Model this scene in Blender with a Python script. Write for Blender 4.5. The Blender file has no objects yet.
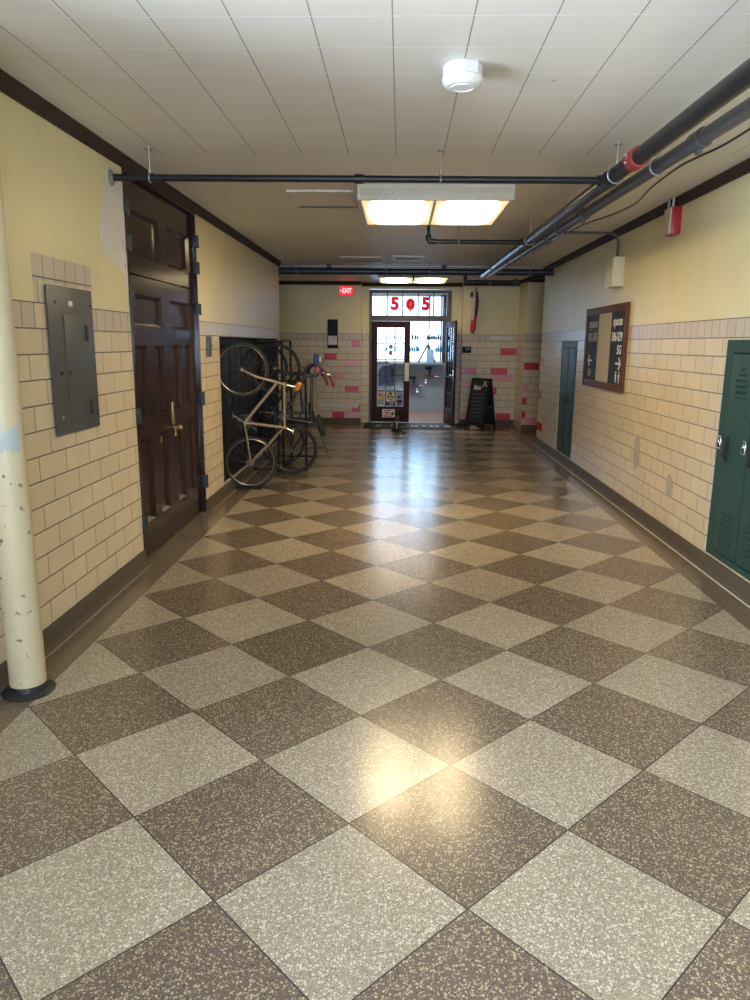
import bpy, bmesh, math, random
from mathutils import Vector, Matrix
random.seed(7)
SC = bpy.context.scene
COL = SC.collection
PI = math.pi

# ------------------------------------------------------------------ helpers
def link(o, parent=None):
    COL.objects.link(o)
    if parent: o.parent = parent
    return o

def tag(o, label=None, cat=None, group=None, kind=None):
    if label: o['label'] = label
    if cat: o['category'] = cat
    if group: o['group'] = group
    if kind: o['kind'] = kind
    return o

def thing(name, label, cat, loc=(0, 0, 0), group=None, rz=0.0):
    o = bpy.data.objects.new(name, None)
    o.empty_display_size = .1
    o.location = loc
    o.rotation_euler = (0, 0, rz)
    link(o)
    return tag(o, label, cat, group)

def structure_root(name, loc):
    o = bpy.data.objects.new(name, None); o.location = loc; link(o)
    return tag(o, kind='structure')

def copy_tree(o, parent=None):
    c = o.copy(); COL.objects.link(c)
    if parent: c.parent = parent
    for ch in list(o.children): copy_tree(ch, c)
    return c

def basis(d):
    d = Vector(d).normalized()
    a = Vector((0, 0, 1)) if abs(d.z) < .9 else Vector((1, 0, 0))
    u = d.cross(a).normalized()
    return u, d.cross(u).normalized(), d

class MB:
    """collects shapes, builds them as ONE mesh object"""
    def __init__(s): s.bm = bmesh.new(); s.mats = []
    def mi(s, m):
        if m not in s.mats: s.mats.append(m)
        return s.mats.index(m)
    def face(s, vs, i):
        try:
            f = s.bm.faces.new(vs); f.material_index = i
        except ValueError: pass
    def hexa(s, P, m):
        i = s.mi(m); v = [s.bm.verts.new(p) for p in P]
        for q in ((0, 3, 2, 1), (4, 5, 6, 7), (0, 1, 5, 4), (1, 2, 6, 5), (2, 3, 7, 6), (3, 0, 4, 7)):
            s.face([v[k] for k in q], i)
        return v
    def box(s, x0, x1, y0, y1, z0, z1, m, bevel=0):
        x0, x1 = min(x0, x1), max(x0, x1); y0, y1 = min(y0, y1), max(y0, y1); z0, z1 = min(z0, z1), max(z0, z1)
        v = s.hexa([(x0, y0, z0), (x1, y0, z0), (x1, y1, z0), (x0, y1, z0), (x0, y0, z1), (x1, y0, z1), (x1, y1, z1), (x0, y1, z1)], m)
        if bevel:
            es = set()
            for a in v: es.update(a.link_edges)
            bmesh.ops.bevel(s.bm, geom=list(es), offset=bevel, segments=2, affect='EDGES', profile=.6)
        return s
    def obox(s, M, sx, sy, sz, m):
        P = [(-1, -1, -1), (1, -1, -1), (1, 1, -1), (-1, 1, -1), (-1, -1, 1), (1, -1, 1), (1, 1, 1), (-1, 1, 1)]
        s.hexa([M @ Vector((p[0]*sx/2, p[1]*sy/2, p[2]*sz/2)) for p in P], m); return s
    def cyl(s, p0, p1, r, m, r2=None, seg=14, cap=True):
        p0, p1 = Vector(p0), Vector(p1); r2 = r if r2 is None else r2
        u, w, d = basis(p1-p0); i = s.mi(m)
        A = [s.bm.verts.new(p0+(u*math.cos(2*PI*k/seg)+w*math.sin(2*PI*k/seg))*r) for k in range(seg)]
        B = [s.bm.verts.new(p1+(u*math.cos(2*PI*k/seg)+w*math.sin(2*PI*k/seg))*r2) for k in range(seg)]
        for k in range(seg): s.face([A[k], A[(k+1) % seg], B[(k+1) % seg], B[k]], i)
        if cap: s.face(A[::-1], i); s.face(B, i)
        return s
    def tube(s, pts, r, m, seg=8, closed=False):
        pts = [Vector(p) for p in pts]; n = len(pts); i = s.mi(m); rings = []
        rr = r if isinstance(r, (list, tuple)) else [r]*n
        pu = None
        for k, p in enumerate(pts):
            if closed: d = pts[(k+1) % n]-pts[k-1]
            else: d = pts[min(k+1, n-1)]-pts[max(k-1, 0)]
            d.normalize()
            if pu is None: u, w, _ = basis(d)
            else:
                u = (pu-d*pu.dot(d)).normalized(); w = d.cross(u)
            pu = u
            rings.append([s.bm.verts.new(p+(u*math.cos(2*PI*q/seg)+w*math.sin(2*PI*q/seg))*rr[k]) for q in range(seg)])
        for k in range(n if closed else n-1):
            A, B = rings[k], rings[(k+1) % n]
            for q in range(seg): s.face([A[q], A[(q+1) % seg], B[(q+1) % seg], B[q]], i)
        if not closed: s.face(rings[0][::-1], i); s.face(rings[-1], i)
        return s
    def ring(s, c, axis, R, r, m, n=40, seg=8):
        u, w, d = basis(axis); c = Vector(c)
        return s.tube([c+(u*math.cos(2*PI*k/n)+w*math.sin(2*PI*k/n))*R for k in range(n)], r, m, seg, True)
    def lathe(s, c, axis, prof, m, seg=24):
        """prof: list of (distance along axis, radius)"""
        u, w, d = basis(axis); c = Vector(c); i = s.mi(m); prev = None
        for t, r in prof:
            A = [s.bm.verts.new(c+d*t+(u*math.cos(2*PI*k/seg)+w*math.sin(2*PI*k/seg))*max(r, 1e-4)) for k in range(seg)]
            if prev:
                for k in range(seg): s.face([prev[k], prev[(k+1) % seg], A[(k+1) % seg], A[k]], i)
            else: s.face(A[::-1], i)
            prev = A
        s.face(prev, i); return s
    def ball(s, c, r, m, seg=14, M=None):
        i = s.mi(m)
        r = (r, r, r) if not isinstance(r, (list, tuple)) else r
        T = Matrix.Translation(c) @ (M or Matrix()) @ Matrix.Diagonal((*r, 1))
        g = bmesh.ops.create_uvsphere(s.bm, u_segments=seg, v_segments=max(6, seg//2+2), radius=1, matrix=T)
        for v in g['verts']:
            for f in v.link_faces: f.material_index = i
        return s
    def prism(s, poly, off, m):
        """poly: 3-D points of a flat outline, off: extrusion vector"""
        i = s.mi(m); off = Vector(off)
        A = [s.bm.verts.new(p) for p in poly]; B = [s.bm.verts.new(Vector(p)+off) for p in poly]; n = len(A)
        s.face(A[::-1], i); s.face(B, i)
        for k in range(n): s.face([A[k], A[(k+1) % n], B[(k+1) % n], B[k]], i)
        return s
    def text(s, txt, M, size, m, depth=.0015, align='CENTER', bold=0.0, sx=1.0):
        cu = bpy.data.curves.new('lettering', 'FONT'); cu.body = txt; cu.size = size
        cu.align_x = align; cu.align_y = 'CENTER'; cu.extrude = depth; cu.offset = bold; cu.resolution_u = 4
        o = bpy.data.objects.new('lettering', cu); COL.objects.link(o)
        dg = bpy.context.evaluated_depsgraph_get(); dg.update()
        me = bpy.data.meshes.new_from_object(o.evaluated_get(dg))
        bpy.data.objects.remove(o); bpy.data.curves.remove(cu)
        i = s.mi(m); n0 = len(s.bm.faces); v0 = len(s.bm.verts)
        s.bm.from_mesh(me); s.bm.verts.ensure_lookup_table(); s.bm.faces.ensure_lookup_table()
        for f in s.bm.faces[n0:]: f.material_index = i
        for v in s.bm.verts[v0:]: v.co = M @ Vector((v.co.x*sx, v.co.y, v.co.z))
        bpy.data.meshes.remove(me); return s
    def build(s, name, parent=None, angle=38, local=False):
        bmesh.ops.recalc_face_normals(s.bm, faces=s.bm.faces)
        if parent is not None and not local:
            off = Vector(parent.location)
            if parent.parent: off = off+Vector(parent.parent.location)
            for v in s.bm.verts: v.co -= off
        me = bpy.data.meshes.new(name); s.bm.to_mesh(me); s.bm.free()
        for m in s.mats: me.materials.append(m)
        for p in me.polygons: p.use_smooth = True
        me.set_sharp_from_angle(angle=math.radians(angle))
        return link(bpy.data.objects.new(name, me), parent)

def solo(o, label, cat, group=None): return tag(o, label, cat, group)

def recentre(o):
    """put the origin of a one-mesh thing at its base"""
    xs = [v.co for v in o.data.vertices]
    c = Vector(((min(v.x for v in xs)+max(v.x for v in xs))/2, (min(v.y for v in xs)+max(v.y for v in xs))/2, min(v.z for v in xs)))
    for v in o.data.vertices: v.co -= c
    o.location = c
    return o

# orientation matrices for lettering: on a wall facing -y / facing -x / facing +x / up
def M_face_south(x, y, z): return Matrix.Translation((x, y, z)) @ Matrix.Rotation(PI/2, 4, 'X')
def M_face_west(x, y, z): return Matrix.Translation((x, y, z)) @ Matrix.Rotation(-PI/2, 4, 'Z') @ Matrix.Rotation(PI/2, 4, 'X')
def M_up(x, y, z): return Matrix.Translation((x, y, z))

# ------------------------------------------------------------------ materials
class S:
    """socket with arithmetic"""
    def __init__(s, nt, k): s.nt = nt; s.k = k
    def op(s, o, b=0.0, c=None):
        n = s.nt.nodes.new('ShaderNodeMath'); n.operation = o
        for idx, v in enumerate((s, b) + ((c,) if c is not None else ())):
            if isinstance(v, S): s.nt.links.new(v.k, n.inputs[idx])
            else: n.inputs[idx].default_value = v
        return S(s.nt, n.outputs[0])
    def __add__(s, b): return s.op('ADD', b)
    def __sub__(s, b): return s.op('SUBTRACT', b)
    def __mul__(s, b): return s.op('MULTIPLY', b)
    def __truediv__(s, b): return s.op('DIVIDE', b)
    def floor(s): return s.op('FLOOR')
    def fract(s): return s.op('FRACT')
    def abs(s): return s.op('ABSOLUTE')
    def gt(s, b): return s.op('GREATER_THAN', b)
    def lt(s, b): return s.op('LESS_THAN', b)
    def mn(s, b): return s.op('MINIMUM', b)
    def mx(s, b): return s.op('MAXIMUM', b)
    def inv(s): return s.op('MULTIPLY_ADD', -1.0, 1.0)
    def step(s, a, b):
        n = s.nt.nodes.new('ShaderNodeMapRange'); s.nt.links.new(s.k, n.inputs[0])
        n.inputs[1].default_value = a; n.inputs[2].default_value = b; return S(s.nt, n.outputs[0])

class Mat:
    def __init__(s, name):
        s.m = bpy.data.materials.new(name); s.m.use_nodes = True; s.nt = s.m.node_tree
        s.b = s.nt.nodes['Principled BSDF']; s.tc = s.nt.nodes.new('ShaderNodeTexCoord')
    def xyz(s):
        n = s.nt.nodes.new('ShaderNodeSeparateXYZ'); s.nt.links.new(s.tc.outputs['Object'], n.inputs[0])
        return [S(s.nt, o) for o in n.outputs]
    def comb(s, x, y, z=0.0):
        n = s.nt.nodes.new('ShaderNodeCombineXYZ')
        for i, v in enumerate((x, y, z)):
            if isinstance(v, S): s.nt.links.new(v.k, n.inputs[i])
            else: n.inputs[i].default_value = v
        return n.outputs[0]
    def noise(s, scale, detail=3, vec=None, rough=.55):
        n = s.nt.nodes.new('ShaderNodeTexNoise'); n.inputs['Scale'].default_value = scale
        n.inputs['Detail'].default_value = detail; n.inputs['Roughness'].default_value = rough
        s.nt.links.new(vec or s.tc.outputs['Object'], n.inputs['Vector']); return S(s.nt, n.outputs[0])
    def voro(s, scale, feature='F1'):
        n = s.nt.nodes.new('ShaderNodeTexVoronoi'); n.feature = feature; n.inputs['Scale'].default_value = scale
        s.nt.links.new(s.tc.outputs['Object'], n.inputs['Vector'])
        sp = s.nt.nodes.new('ShaderNodeSeparateColor'); s.nt.links.new(n.outputs['Color'], sp.inputs[0])
        return S(s.nt, n.outputs['Distance']), S(s.nt, sp.outputs[0]), S(s.nt, sp.outputs[1])
    def white(s, vec):
        n = s.nt.nodes.new('ShaderNodeTexWhiteNoise'); s.nt.links.new(vec, n.inputs['Vector']); return S(s.nt, n.outputs[0])
    def mix(s, f, a, b):
        n = s.nt.nodes.new('ShaderNodeMix'); n.data_type = 'RGBA'
        for idx, v in ((0, f), (6, a), (7, b)):
            if isinstance(v, S): s.nt.links.new(v.k, n.inputs[idx])
            elif isinstance(v, (int, float)): n.inputs[idx].default_value = v
            elif isinstance(v, tuple): n.inputs[idx].default_value = (*v, 1)
            else: s.nt.links.new(v, n.inputs[idx])
        return n.outputs[2]
    def scale(s, colr, f):
        n = s.nt.nodes.new('ShaderNodeVectorMath'); n.operation = 'SCALE'
        if isinstance(colr, tuple): n.inputs[0].default_value = colr
        else: s.nt.links.new(colr, n.inputs[0])
        s.nt.links.new(f.k, n.inputs['Scale']); return n.outputs[0]
    def set(s, k, v):
        if isinstance(v, S): s.nt.links.new(v.k, s.b.inputs[k])
        elif isinstance(v, tuple): s.b.inputs[k].default_value = (*v, 1)
        elif isinstance(v, (int, float)): s.b.inputs[k].default_value = v
        else: s.nt.links.new(v, s.b.inputs[k])
        return s
    def bump(s, h, strength=.3, dist=.01):
        n = s.nt.nodes.new('ShaderNodeBump'); n.inputs['Strength'].default_value = strength; n.inputs['Distance'].default_value = dist
        s.nt.links.new(h.k, n.inputs['Height']); s.nt.links.new(n.outputs[0], s.b.inputs['Normal']); return s

def simple(name, c, rough=.5, metal=0.0, var=.12, nscale=9.0, bump=0.0, spec=.5, coat=0.0):
    M = Mat(name); n = M.noise(nscale, 4)
    M.set('Base Color', M.scale(c, n*(2*var)+(1-var)))
    M.set('Roughness', n*(rough*.3)+rough*.85); M.set('Metallic', metal); M.set('Specular IOR Level', spec)
    if coat: M.set('Coat Weight', coat)
    if bump: M.bump(M.noise(nscale*6, 3), bump, .004)
    return M.m

def emis(name, c, strength):
    M = Mat(name); M.set('Base Color', c); M.set('Emission Color', c); M.set('Emission Strength', strength); return M.m

# floor ---------------------------------------------------------------
FS, FX, FY = .40493, -.97591, 2.40891       # half diagonal and origin of the checkerboard
def floor_material():
    M = Mat('terrazzo_floor'); x, y, z = M.xyz()
    dx, dy = x-FX, y-FY
    i, j = (dx-dy)/(2*FS), (dx+dy)/(2*FS)
    odd = ((i.floor()+j.floor())*.5).fract().gt(.25)           # 1 -> light tile
    edge = i.fract().mn(i.fract().inv()).mn(j.fract().mn(j.fract().inv()))
    joint = edge.lt(.0048)
    inside = x.gt(-1.795)*x.lt(2.225)*y.gt(-3.2)*y.lt(15.15)
    d1, c1, c1b = M.voro(105); d2, c2, c2b = M.voro(175)
    chip = c1.gt(.64)*d1.lt(.45); chip2 = c2.gt(.62)*d2.lt(.5); darkc = c2b.lt(.22)*d2.lt(.45)
    tile_id = M.white(M.comb(i.floor(), j.floor(), 3.0))
    big = M.noise(1.3, 4)
    light = M.mix(chip, (.318, .258, .182), (.60, .525, .415)); light = M.mix(chip2, light, (.50, .435, .32)); light = M.mix(darkc, light, (.15, .125, .09))
    dark = M.mix(chip, (.135, .099, .072), (.42, .335, .205)); dark = M.mix(chip2, dark, (.31, .245, .155)); dark = M.mix(darkc, dark, (.065, .05, .048))
    border = M.mix(chip2, (.15, .115, .08), (.24, .19, .125)); border = M.mix(darkc, border, (.085, .066, .048))
    f = M.mix(odd, dark, light)
    f = M.scale(f, tile_id*.22+.89)
    f = M.mix(joint, f, (.05, .043, .036))
    f = M.mix(inside, border, f)
    f = M.scale(f, big*.25+.87)
    M.set('Base Color', f)
    M.set('Roughness', M.noise(2.2, 5)*.10+.16)
    M.set('Specular IOR Level', .55)
    M.bump(M.noise(5, 2), .05, .01)
    return M.m

ROW, TW, Z0, ZS, ZT = .1415, .335, .118, 1.816, 1.96
def wall_material(name, paint, panel_surround=False):
    M = Mat(name); x, y, z = M.xyz()
    g = M.nt.nodes.new('ShaderNodeNewGeometry'); sp = M.nt.nodes.new('ShaderNodeSeparateXYZ')
    M.nt.links.new(g.outputs['True Normal'], sp.inputs[0]); ny = S(M.nt, sp.outputs[1]).abs().gt(.5)
    u = x*ny+y*ny.inv()
    v = (z-Z0)/ROW; r = v.floor()
    sur = None; top = None
    sold = z.gt(ZS)
    if panel_surround:
        sur = y.gt(4.115)*y.lt(4.905)
        sold = sold*sur.inv()+sur*z.gt(2.08)
        tilemask = z.lt(ZT).mx(sur*z.lt(2.222))
    else: tilemask = z.lt(ZT)
    uu = (u/TW+(r*.5).fract()+M.white(M.comb(r, 0.0, 5.0))*.06)
    us = u/ROW
    ua = uu*sold.inv()+us*sold
    fu = ua.fract(); wu = sold*(ROW-TW)+TW
    eu = fu.mn(fu.inv())*wu
    fv = v.fract(); ev = fv.mn(fv.inv())*ROW
    mortar = (eu.step(.0022, .0042).mn(ev.step(.0026, .0048))).inv()
    rnd = M.white(M.comb(ua.floor(), r, 1.0))
    rnd2 = M.white(M.comb(ua.floor(), r, 9.0))
    n = M.noise(3, 5)
    tile = M.mix(rnd, (.66, .55, .375), (.71, .60, .415))
    tile = M.mix(sold*.55, tile, (.52, .45, .375))
    tile = M.scale(tile, n*.22+.89)
    tile = M.mix(mortar, tile, (.14, .115, .085))
    pn = M.noise(1.7, 5)
    pc = M.scale(paint, pn*.2+.9)
    M.set('Base Color', M.mix(tilemask, pc, tile))
    M.set('Roughness', (rnd2*.04+.30)*tilemask+(M.noise(2.5, 4)*.12+.32)*tilemask.inv())
    M.set('Specular IOR Level', .28)
    h = (mortar*tilemask).inv()+M.noise(6, 3)*.25
    M.bump(h, .35, .006)
    return M.m

def ceiling_material():
    M = Mat('painted_ceiling_board'); x, y, z = M.xyz()
    fx = ((x+.055)/.3315).fract(); ex = fx.mn(fx.inv())*.3315
    fy = ((y-3.312)/.3225).fract(); ey = fy.mn(fy.inv())*.3225
    zone = y.lt(5.55)
    lx = ex.lt(.0028)*zone; ly = ey.lt(.003)*zone
    n = M.noise(1.1, 5)
    c = M.scale((.74, .715, .645), n*.16+.92)
    sp, spc, _ = M.voro(2.6)
    spot = sp.lt(.028)*spc.gt(.55)
    c = M.mix(spot, c, (.30, .26, .21))
    c = M.mix(lx, c, (.26, .25, .22)); c = M.mix(ly, c, (.86, .85, .80))
    M.set('Base Color', c); M.set('Roughness', .5); M.set('Specular IOR Level', .35)
    M.bump(lx.inv()+M.noise(8, 4)*.2, .2, .005)
    return M.m

def wood(name, a, b, rough, axis=2, scale=7.0, spec=.5):
    M = Mat(name); x, y, z = M.xyz(); q = [x, y, z]
    q = [q[k]*(.12 if k == axis else 1.0) for k in range(3)]
    n = M.noise(scale*3, 6, M.comb(*q), .6)
    M.set('Base Color', M.mix(n.step(.3, .7), a, b)); M.set('Roughness', n*.15+rough); M.set('Specular IOR Level', spec); M.bump(n, .08, .004)
    return M.m

def locker_paint(name, c):
    M = Mat(name); n = M.noise(4, 5); s_, sc, _ = M.voro(14)
    chip = s_.lt(.06)*sc.gt(.8)
    M.set('Base Color', M.mix(chip, M.scale(c, n*.35+.82), (.05, .05, .05))); M.set('Roughness', n*.15+.42); M.set('Specular IOR Level', .18); return M.m

def column_paint():
    M = Mat('chipped_cream_paint'); n = M.noise(22, 5); n2 = M.noise(7, 4); x, y, z = M.xyz()
    chip = n.gt(.665)*z.lt(1.5)
    M.set('Base Color', M.mix(chip, M.scale((.54, .46, .285), n2*.25+.87), (.13, .115, .09))); M.set('Roughness', .42)
    M.bump(n, .25, .006); return M.m

def diffuser(name, strength, cx, cy):
    M = Mat(name); x, y, z = M.xyz()
    a = ((x-cx)/.28).abs(); b = ((y-cy)/.62).abs()
    k = (a.op('POWER', 2.6)+b.op('POWER', 3.0)*.5).step(1.05, 0.0)
    M.set('Base Color', (.8, .78, .68)); M.set('Emission Color', M.mix(k, (1.0, .71, .35), (1.0, .775, .45))); M.set('Emission Strength', k*strength+1.0); return M.m

def outdoor_glass(name, tint=(1, 1, 1), rough=.0):
    m = bpy.data.materials.new(name); m.use_nodes = True; nt = m.node_tree; nt.nodes.clear()
    o = nt.nodes.new('ShaderNodeOutputMaterial'); t = nt.nodes.new('ShaderNodeBsdfTransparent'); g = nt.nodes.new('ShaderNodeBsdfGlossy')
    f = nt.nodes.new('ShaderNodeFresnel'); f.inputs[0].default_value = 1.45; mx = nt.nodes.new('ShaderNodeMixShader')
    t.inputs[0].default_value = (*tint, 1); g.inputs['Roughness'].default_value = .02
    nt.links.new(f.outputs[0], mx.inputs[0]); nt.links.new(t.outputs[0], mx.inputs[1]); nt.links.new(g.outputs[0], mx.inputs[2]); nt.links.new(mx.outputs[0], o.inputs[0])
    return m

PAINT = (.75, .665, .385)
M_floor = floor_material()
M_wallL = wall_material('glazed_tile_and_cream_paint_panel_side', PAINT, True)
M_wall = wall_material('glazed_tile_and_cream_paint', PAINT)
M_ceil = ceiling_material()
M_base = simple('brown_terrazzo_base', (.095, .074, .054), .6, var=.35, nscale=60, spec=.2)
M_strip = simple('pale_worn_strip', (.60, .55, .46), .6)
M_stripdark = simple('dull_worn_strip', (.26, .22, .17), .6)
M_trim = wood('dark_brown_moulding', (.045, .03, .024), (.07, .047, .037), .6, 1, spec=.15)
M_door = wood('dark_stained_door_wood', (.020, .010, .010), (.034, .016, .015), .10, 2)
M_plaster = simple('bare_plaster', (.70, .67, .60), .8, var=.1)
M_chip = simple('worn_grey_tile_body', (.46, .41, .34), .7)
M_black = simple('black_iron', (.016, .016, .017), .45)
M_blackgloss = simple('black_painted_steel_tube', (.012, .012, .012), .65, spec=.2)
M_blackpipe = simple('black_sprinkler_pipe', (.014, .015, .017), .32, 0, var=.04, spec=.35)
M_navy = simple('navy_painted_pipe', (.018, .024, .045), .35)
M_greypipe = simple('grey_painted_pipe', (.075, .075, .075), .35, 0, var=.05, spec=.4)
M_redcoup = simple('red_coupling_paint', (.32, .035, .025), .45)
M_galv = simple('galvanized_steel', (.45, .45, .45), .38, .85)
M_chrome = simple('bright_chrome', (.75, .75, .75), .15, 1.0, .04)
M_brass = simple('worn_brass', (.42, .31, .14), .35, .8)
M_panelgrey = simple('grey_panel_enamel', (.085, .09, .092), .42, .1)
M_greyhandle = simple('dark_latch', (.02, .02, .02), .4)
M_white = simple('white_plastic', (.78, .78, .75), .4, var=.04)
M_paper = simple('white_paper', (.80, .78, .74), .7, var=.05)
M_glosswhite = simple('glossy_white_face', (.86, .85, .83), .18, var=.03)
M_cream = simple('cream_painted_box', (.66, .59, .39), .42)
M_fixture = simple('cream_fixture_enamel', (.62, .58, .47), .4, var=.05)
M_red = simple('red_enamel', (.42, .018, .025), .35)
M_tred = simple('red_tile_glaze', (.60, .025, .05), .25, var=.2)
M_tpink = simple('pink_tile_glaze', (.75, .33, .35), .25, var=.2)
M_green = locker_paint('green_locker_enamel', (.030, .072, .060))
M_blacklock = locker_paint('black_locker_enamel', (.022, .023, .025))
M_column = column_paint()
M_frame = wood('storefront_dark_wood', (.04, .02, .024), (.065, .034, .036), .55, 2, spec=.15)
M_grey = simple('greyish_frame_paint', (.13, .12, .14), .5)
M_glass = outdoor_glass('window_glass', (.93, .95, .97))
M_signwood = wood('reddish_brown_sign_frame', (.10, .036, .02), (.15, .056, .03), .5, 2, spec=.2)
M_signblack = simple('black_sign_face', (.022, .026, .026), .6, spec=.15)
M_signtan = simple('tan_sign_strip', (.56, .48, .37), .7, var=.06, spec=.15)
M_lettering = simple('white_lettering', (.80, .80, .78), .7, var=.03, spec=.15)
M_letgrey = simple('faded_grey_lettering', (.40, .41, .40), .7, spec=.15)
M_chalk = simple('blackboard_face', (.011, .013, .019), .7, var=.4, nscale=5)
M_chalkmark = simple('chalk_writing', (.62, .62, .62), .8)
M_chalkfaint = simple('faint_chalk_writing', (.10, .115, .135), .8)
M_mat = simple('black_rubber_mat', (.018, .019, .022), .7, bump=.3)
M_wedge = simple('beige_wedge', (.52, .44, .30), .7)
M_exitcase = simple('dark_exit_case', (.05, .04, .04), .5)
M_exitred = emis('lit_red_exit_face', (1.0, .02, .03), 1.6)
M_exitlet = emis('lit_exit_letters', (1.0, .42, .42), 2.0)
M_tan = simple('tan_bicycle_paint', (.25, .185, .11), .4, .2, .1)
M_bblack = simple('black_bicycle_paint', (.012, .013, .016), .28)
M_bblue = simple('dark_blue_bicycle_paint', (.014, .02, .035), .28)
M_rubber = simple('black_tyre_rubber', (.013, .013, .013), .7)
M_rim = simple('aluminium_rim', (.24, .24, .24), .32, .85)
M_hub = simple('dull_hub_metal', (.10, .10, .095), .55, .4)
M_rimdark = simple('black_rim', (.022, .022, .022), .35)
M_orange = simple('orange_plastic', (.85, .28, .04), .45)
M_maroon = simple('maroon_grip', (.13, .018, .018), .6)
M_storefloor = wood('reddish_board_floor', (.23, .14, .11), (.31, .20, .165), .3, 1)
M_storewall = simple('grey_half_wall_paint', (.235, .27, .315), .6, var=.04)
M_storewhite = simple('white_shop_wall', (.72, .72, .72), .6, var=.04)
M_darkpillar = simple('dark_window_pillar', (.06, .065, .075), .6)
M_bottleblue = None
M_bottledark = None
M_bluecloth = simple('dark_blue_cloth', (.02, .035, .10), .85, bump=.2)
M_lightblue = simple('pale_blue_mirror', (.30, .45, .72), .8)
M_sill = simple('white_window_frame', (.72, .72, .70), .45)
M_flagw = simple('white_flag_cloth', (.72, .55, .60), .85)
M_flagp = simple('purple_flag_cloth', (.075, .04, .085), .85)
M_flagr = simple('red_flag_cloth', (.55, .05, .09), .85)
M_purple = simple('purple_print', (.10, .05, .16), .6)
M_yellow = simple('yellow_print', (.72, .45, .12), .6)
M_creampaper = simple('cream_poster_paper', (.70, .62, .42), .6)
M_palegreen = simple('pale_green_print', (.34, .42, .36), .6)
M_postergrey = simple('grey_poster_paper', (.33, .35, .42), .6)
M_inkblack = simple('black_ink', (.02, .02, .02), .6)
M_inkred = simple('red_ink', (.55, .06, .05), .6)
M_bareband = simple('bare_grey_undercoat', (.40, .43, .40), .7)
def backlit(name, c):
    m = bpy.data.materials.new(name); m.use_nodes = True; nt = m.node_tree; p = nt.nodes['Principled BSDF']; p.inputs['Base Color'].default_value = (*c, 1)
    t = nt.nodes.new('ShaderNodeBsdfTranslucent'); t.inputs[0].default_value = (*c, 1); x = nt.nodes.new('ShaderNodeMixShader'); x.inputs[0].default_value = .6
    nt.links.new(p.outputs[0], x.inputs[1]); nt.links.new(t.outputs[0], x.inputs[2]); nt.links.new(x.outputs[0], nt.nodes['Material Output'].inputs[0]); return m
M_bottleblue = backlit('blue_bottle_plastic', (.10, .36, .52)); M_bottledark = backlit('dark_bottle_plastic', (.05, .07, .085))
M_redtrans = backlit('red_numeral_vinyl', (.95, .02, .09))

# ------------------------------------------------------------------ dimensions
XL, XR, ZC = -2.03, 2.48, 3.05
YB = -3.4            # back wall of the hall, behind the camera
YLE, YRE = 12.5, 13.3  # where the side walls end at the cross passage
YF, YS = 16.3, 16.6    # far wall, shopfront plane
XF0, XF1 = -6.0, 6.0

def holed_wall(mb, axis, t0, t1, a0, a1, z0, z1, holes, m):
    """slab with rectangular holes: axis 'x' = slab thickness along x, runs along y"""
    us = sorted({a0, a1, *[h[0] for h in holes], *[h[1] for h in holes]})
    zs = sorted({z0, z1, *[h[2] for h in holes], *[h[3] for h in holes]})
    for ua, ub in zip(us, us[1:]):
        run = None
        for za, zb in zip(zs, zs[1:]):
            cu, cz = (ua+ub)/2, (za+zb)/2
            solid = not any(h[0] < cu < h[1] and h[2] < cz < h[3] for h in holes)
            if solid: run = [za, zb] if run is None else [run[0], zb]
            if (not solid or zb == z1) and run:
                if axis == 'x': mb.box(t0, t1, ua, ub, run[0], run[1], m)
                else: mb.box(ua, ub, t0, t1, run[0], run[1], m)
                run = None

def blob(c, ru, rv, n, seed, plane):
    rd = random.Random(seed); out = []
    for k in range(n):
        a = 2*PI*k/n; q = rd.uniform(.75, 1.15)
        u, v = math.cos(a)*ru*q, math.sin(a)*rv*q
        out.append((c[0], c[1]+u, c[2]+v) if plane == 'x' else (c[0]+u, c[1], c[2]+v))
    return out

# ------------------------------------------------------------------ the shell
b = MB(); b.box(XF0, XF1, YB-.3, YS, -.2, 0, M_floor); tag(b.build('floor'), kind='structure')
b = MB(); b.box(XF0, XF1, YB-.3, YS+.15, ZC, ZC+.2, M_ceil); tag(b.build('ceiling'), kind='structure')

# left wall
DL = (5.575, 7.48, -.01, 2.99)     # door opening
AL = (8.30, 12.32, .14, 1.812)    # recess with the black lockers
W1 = (.9, 3.05, .95, 2.65)        # window beside the camera
b = MB()
holed_wall(b, 'x', XL-1.1, XL, YB, YLE, 0, ZC, [DL, AL, W1], M_wallL)
b.box(XL-.3, XL-.2, DL[0], DL[1], 0, 2.95, M_plaster)
b.box(XL-1.12, XL-1.1, AL[0], AL[1], AL[2], AL[3], M_black); b.box(XL-.70, XL-.03, AL[1]-.006, AL[1]+.01, AL[2]+.01, AL[3], M_blacklock); b.box(XL-.70, XL-.03, AL[0]-.01, AL[0]+.006, AL[2]+.01, AL[3], M_blacklock); b.box(XL-.70, XL-.02, AL[0], AL[1], AL[2]-.01, AL[2]+.006, M_blacklock)
poly = [(5.30, 2.92), (5.618, 2.925), (5.618, 2.03), (5.56, 2.05), (5.52, 2.16), (5.50, 2.24), (5.36, 2.29), (5.17, 2.33), (5.11, 2.42), (5.10, 2.52), (5.16, 2.62), (5.23, 2.74)]
b.prism([(XL, p[0], p[1]) for p in poly], (.0015, 0, 0), M_plaster)
for yy, zz in ((5.57, 2.55), (5.52, 2.44), (5.56, 2.41), (5.54, 2.29), (5.585, 2.20)):
    b.prism(blob((XL+.0015, yy, zz), .012, .03, 7, int(yy*1000), 'x'), (.001, 0, 0), M_chip)
tag(b.build('wall_left'), kind='structure')

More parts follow.
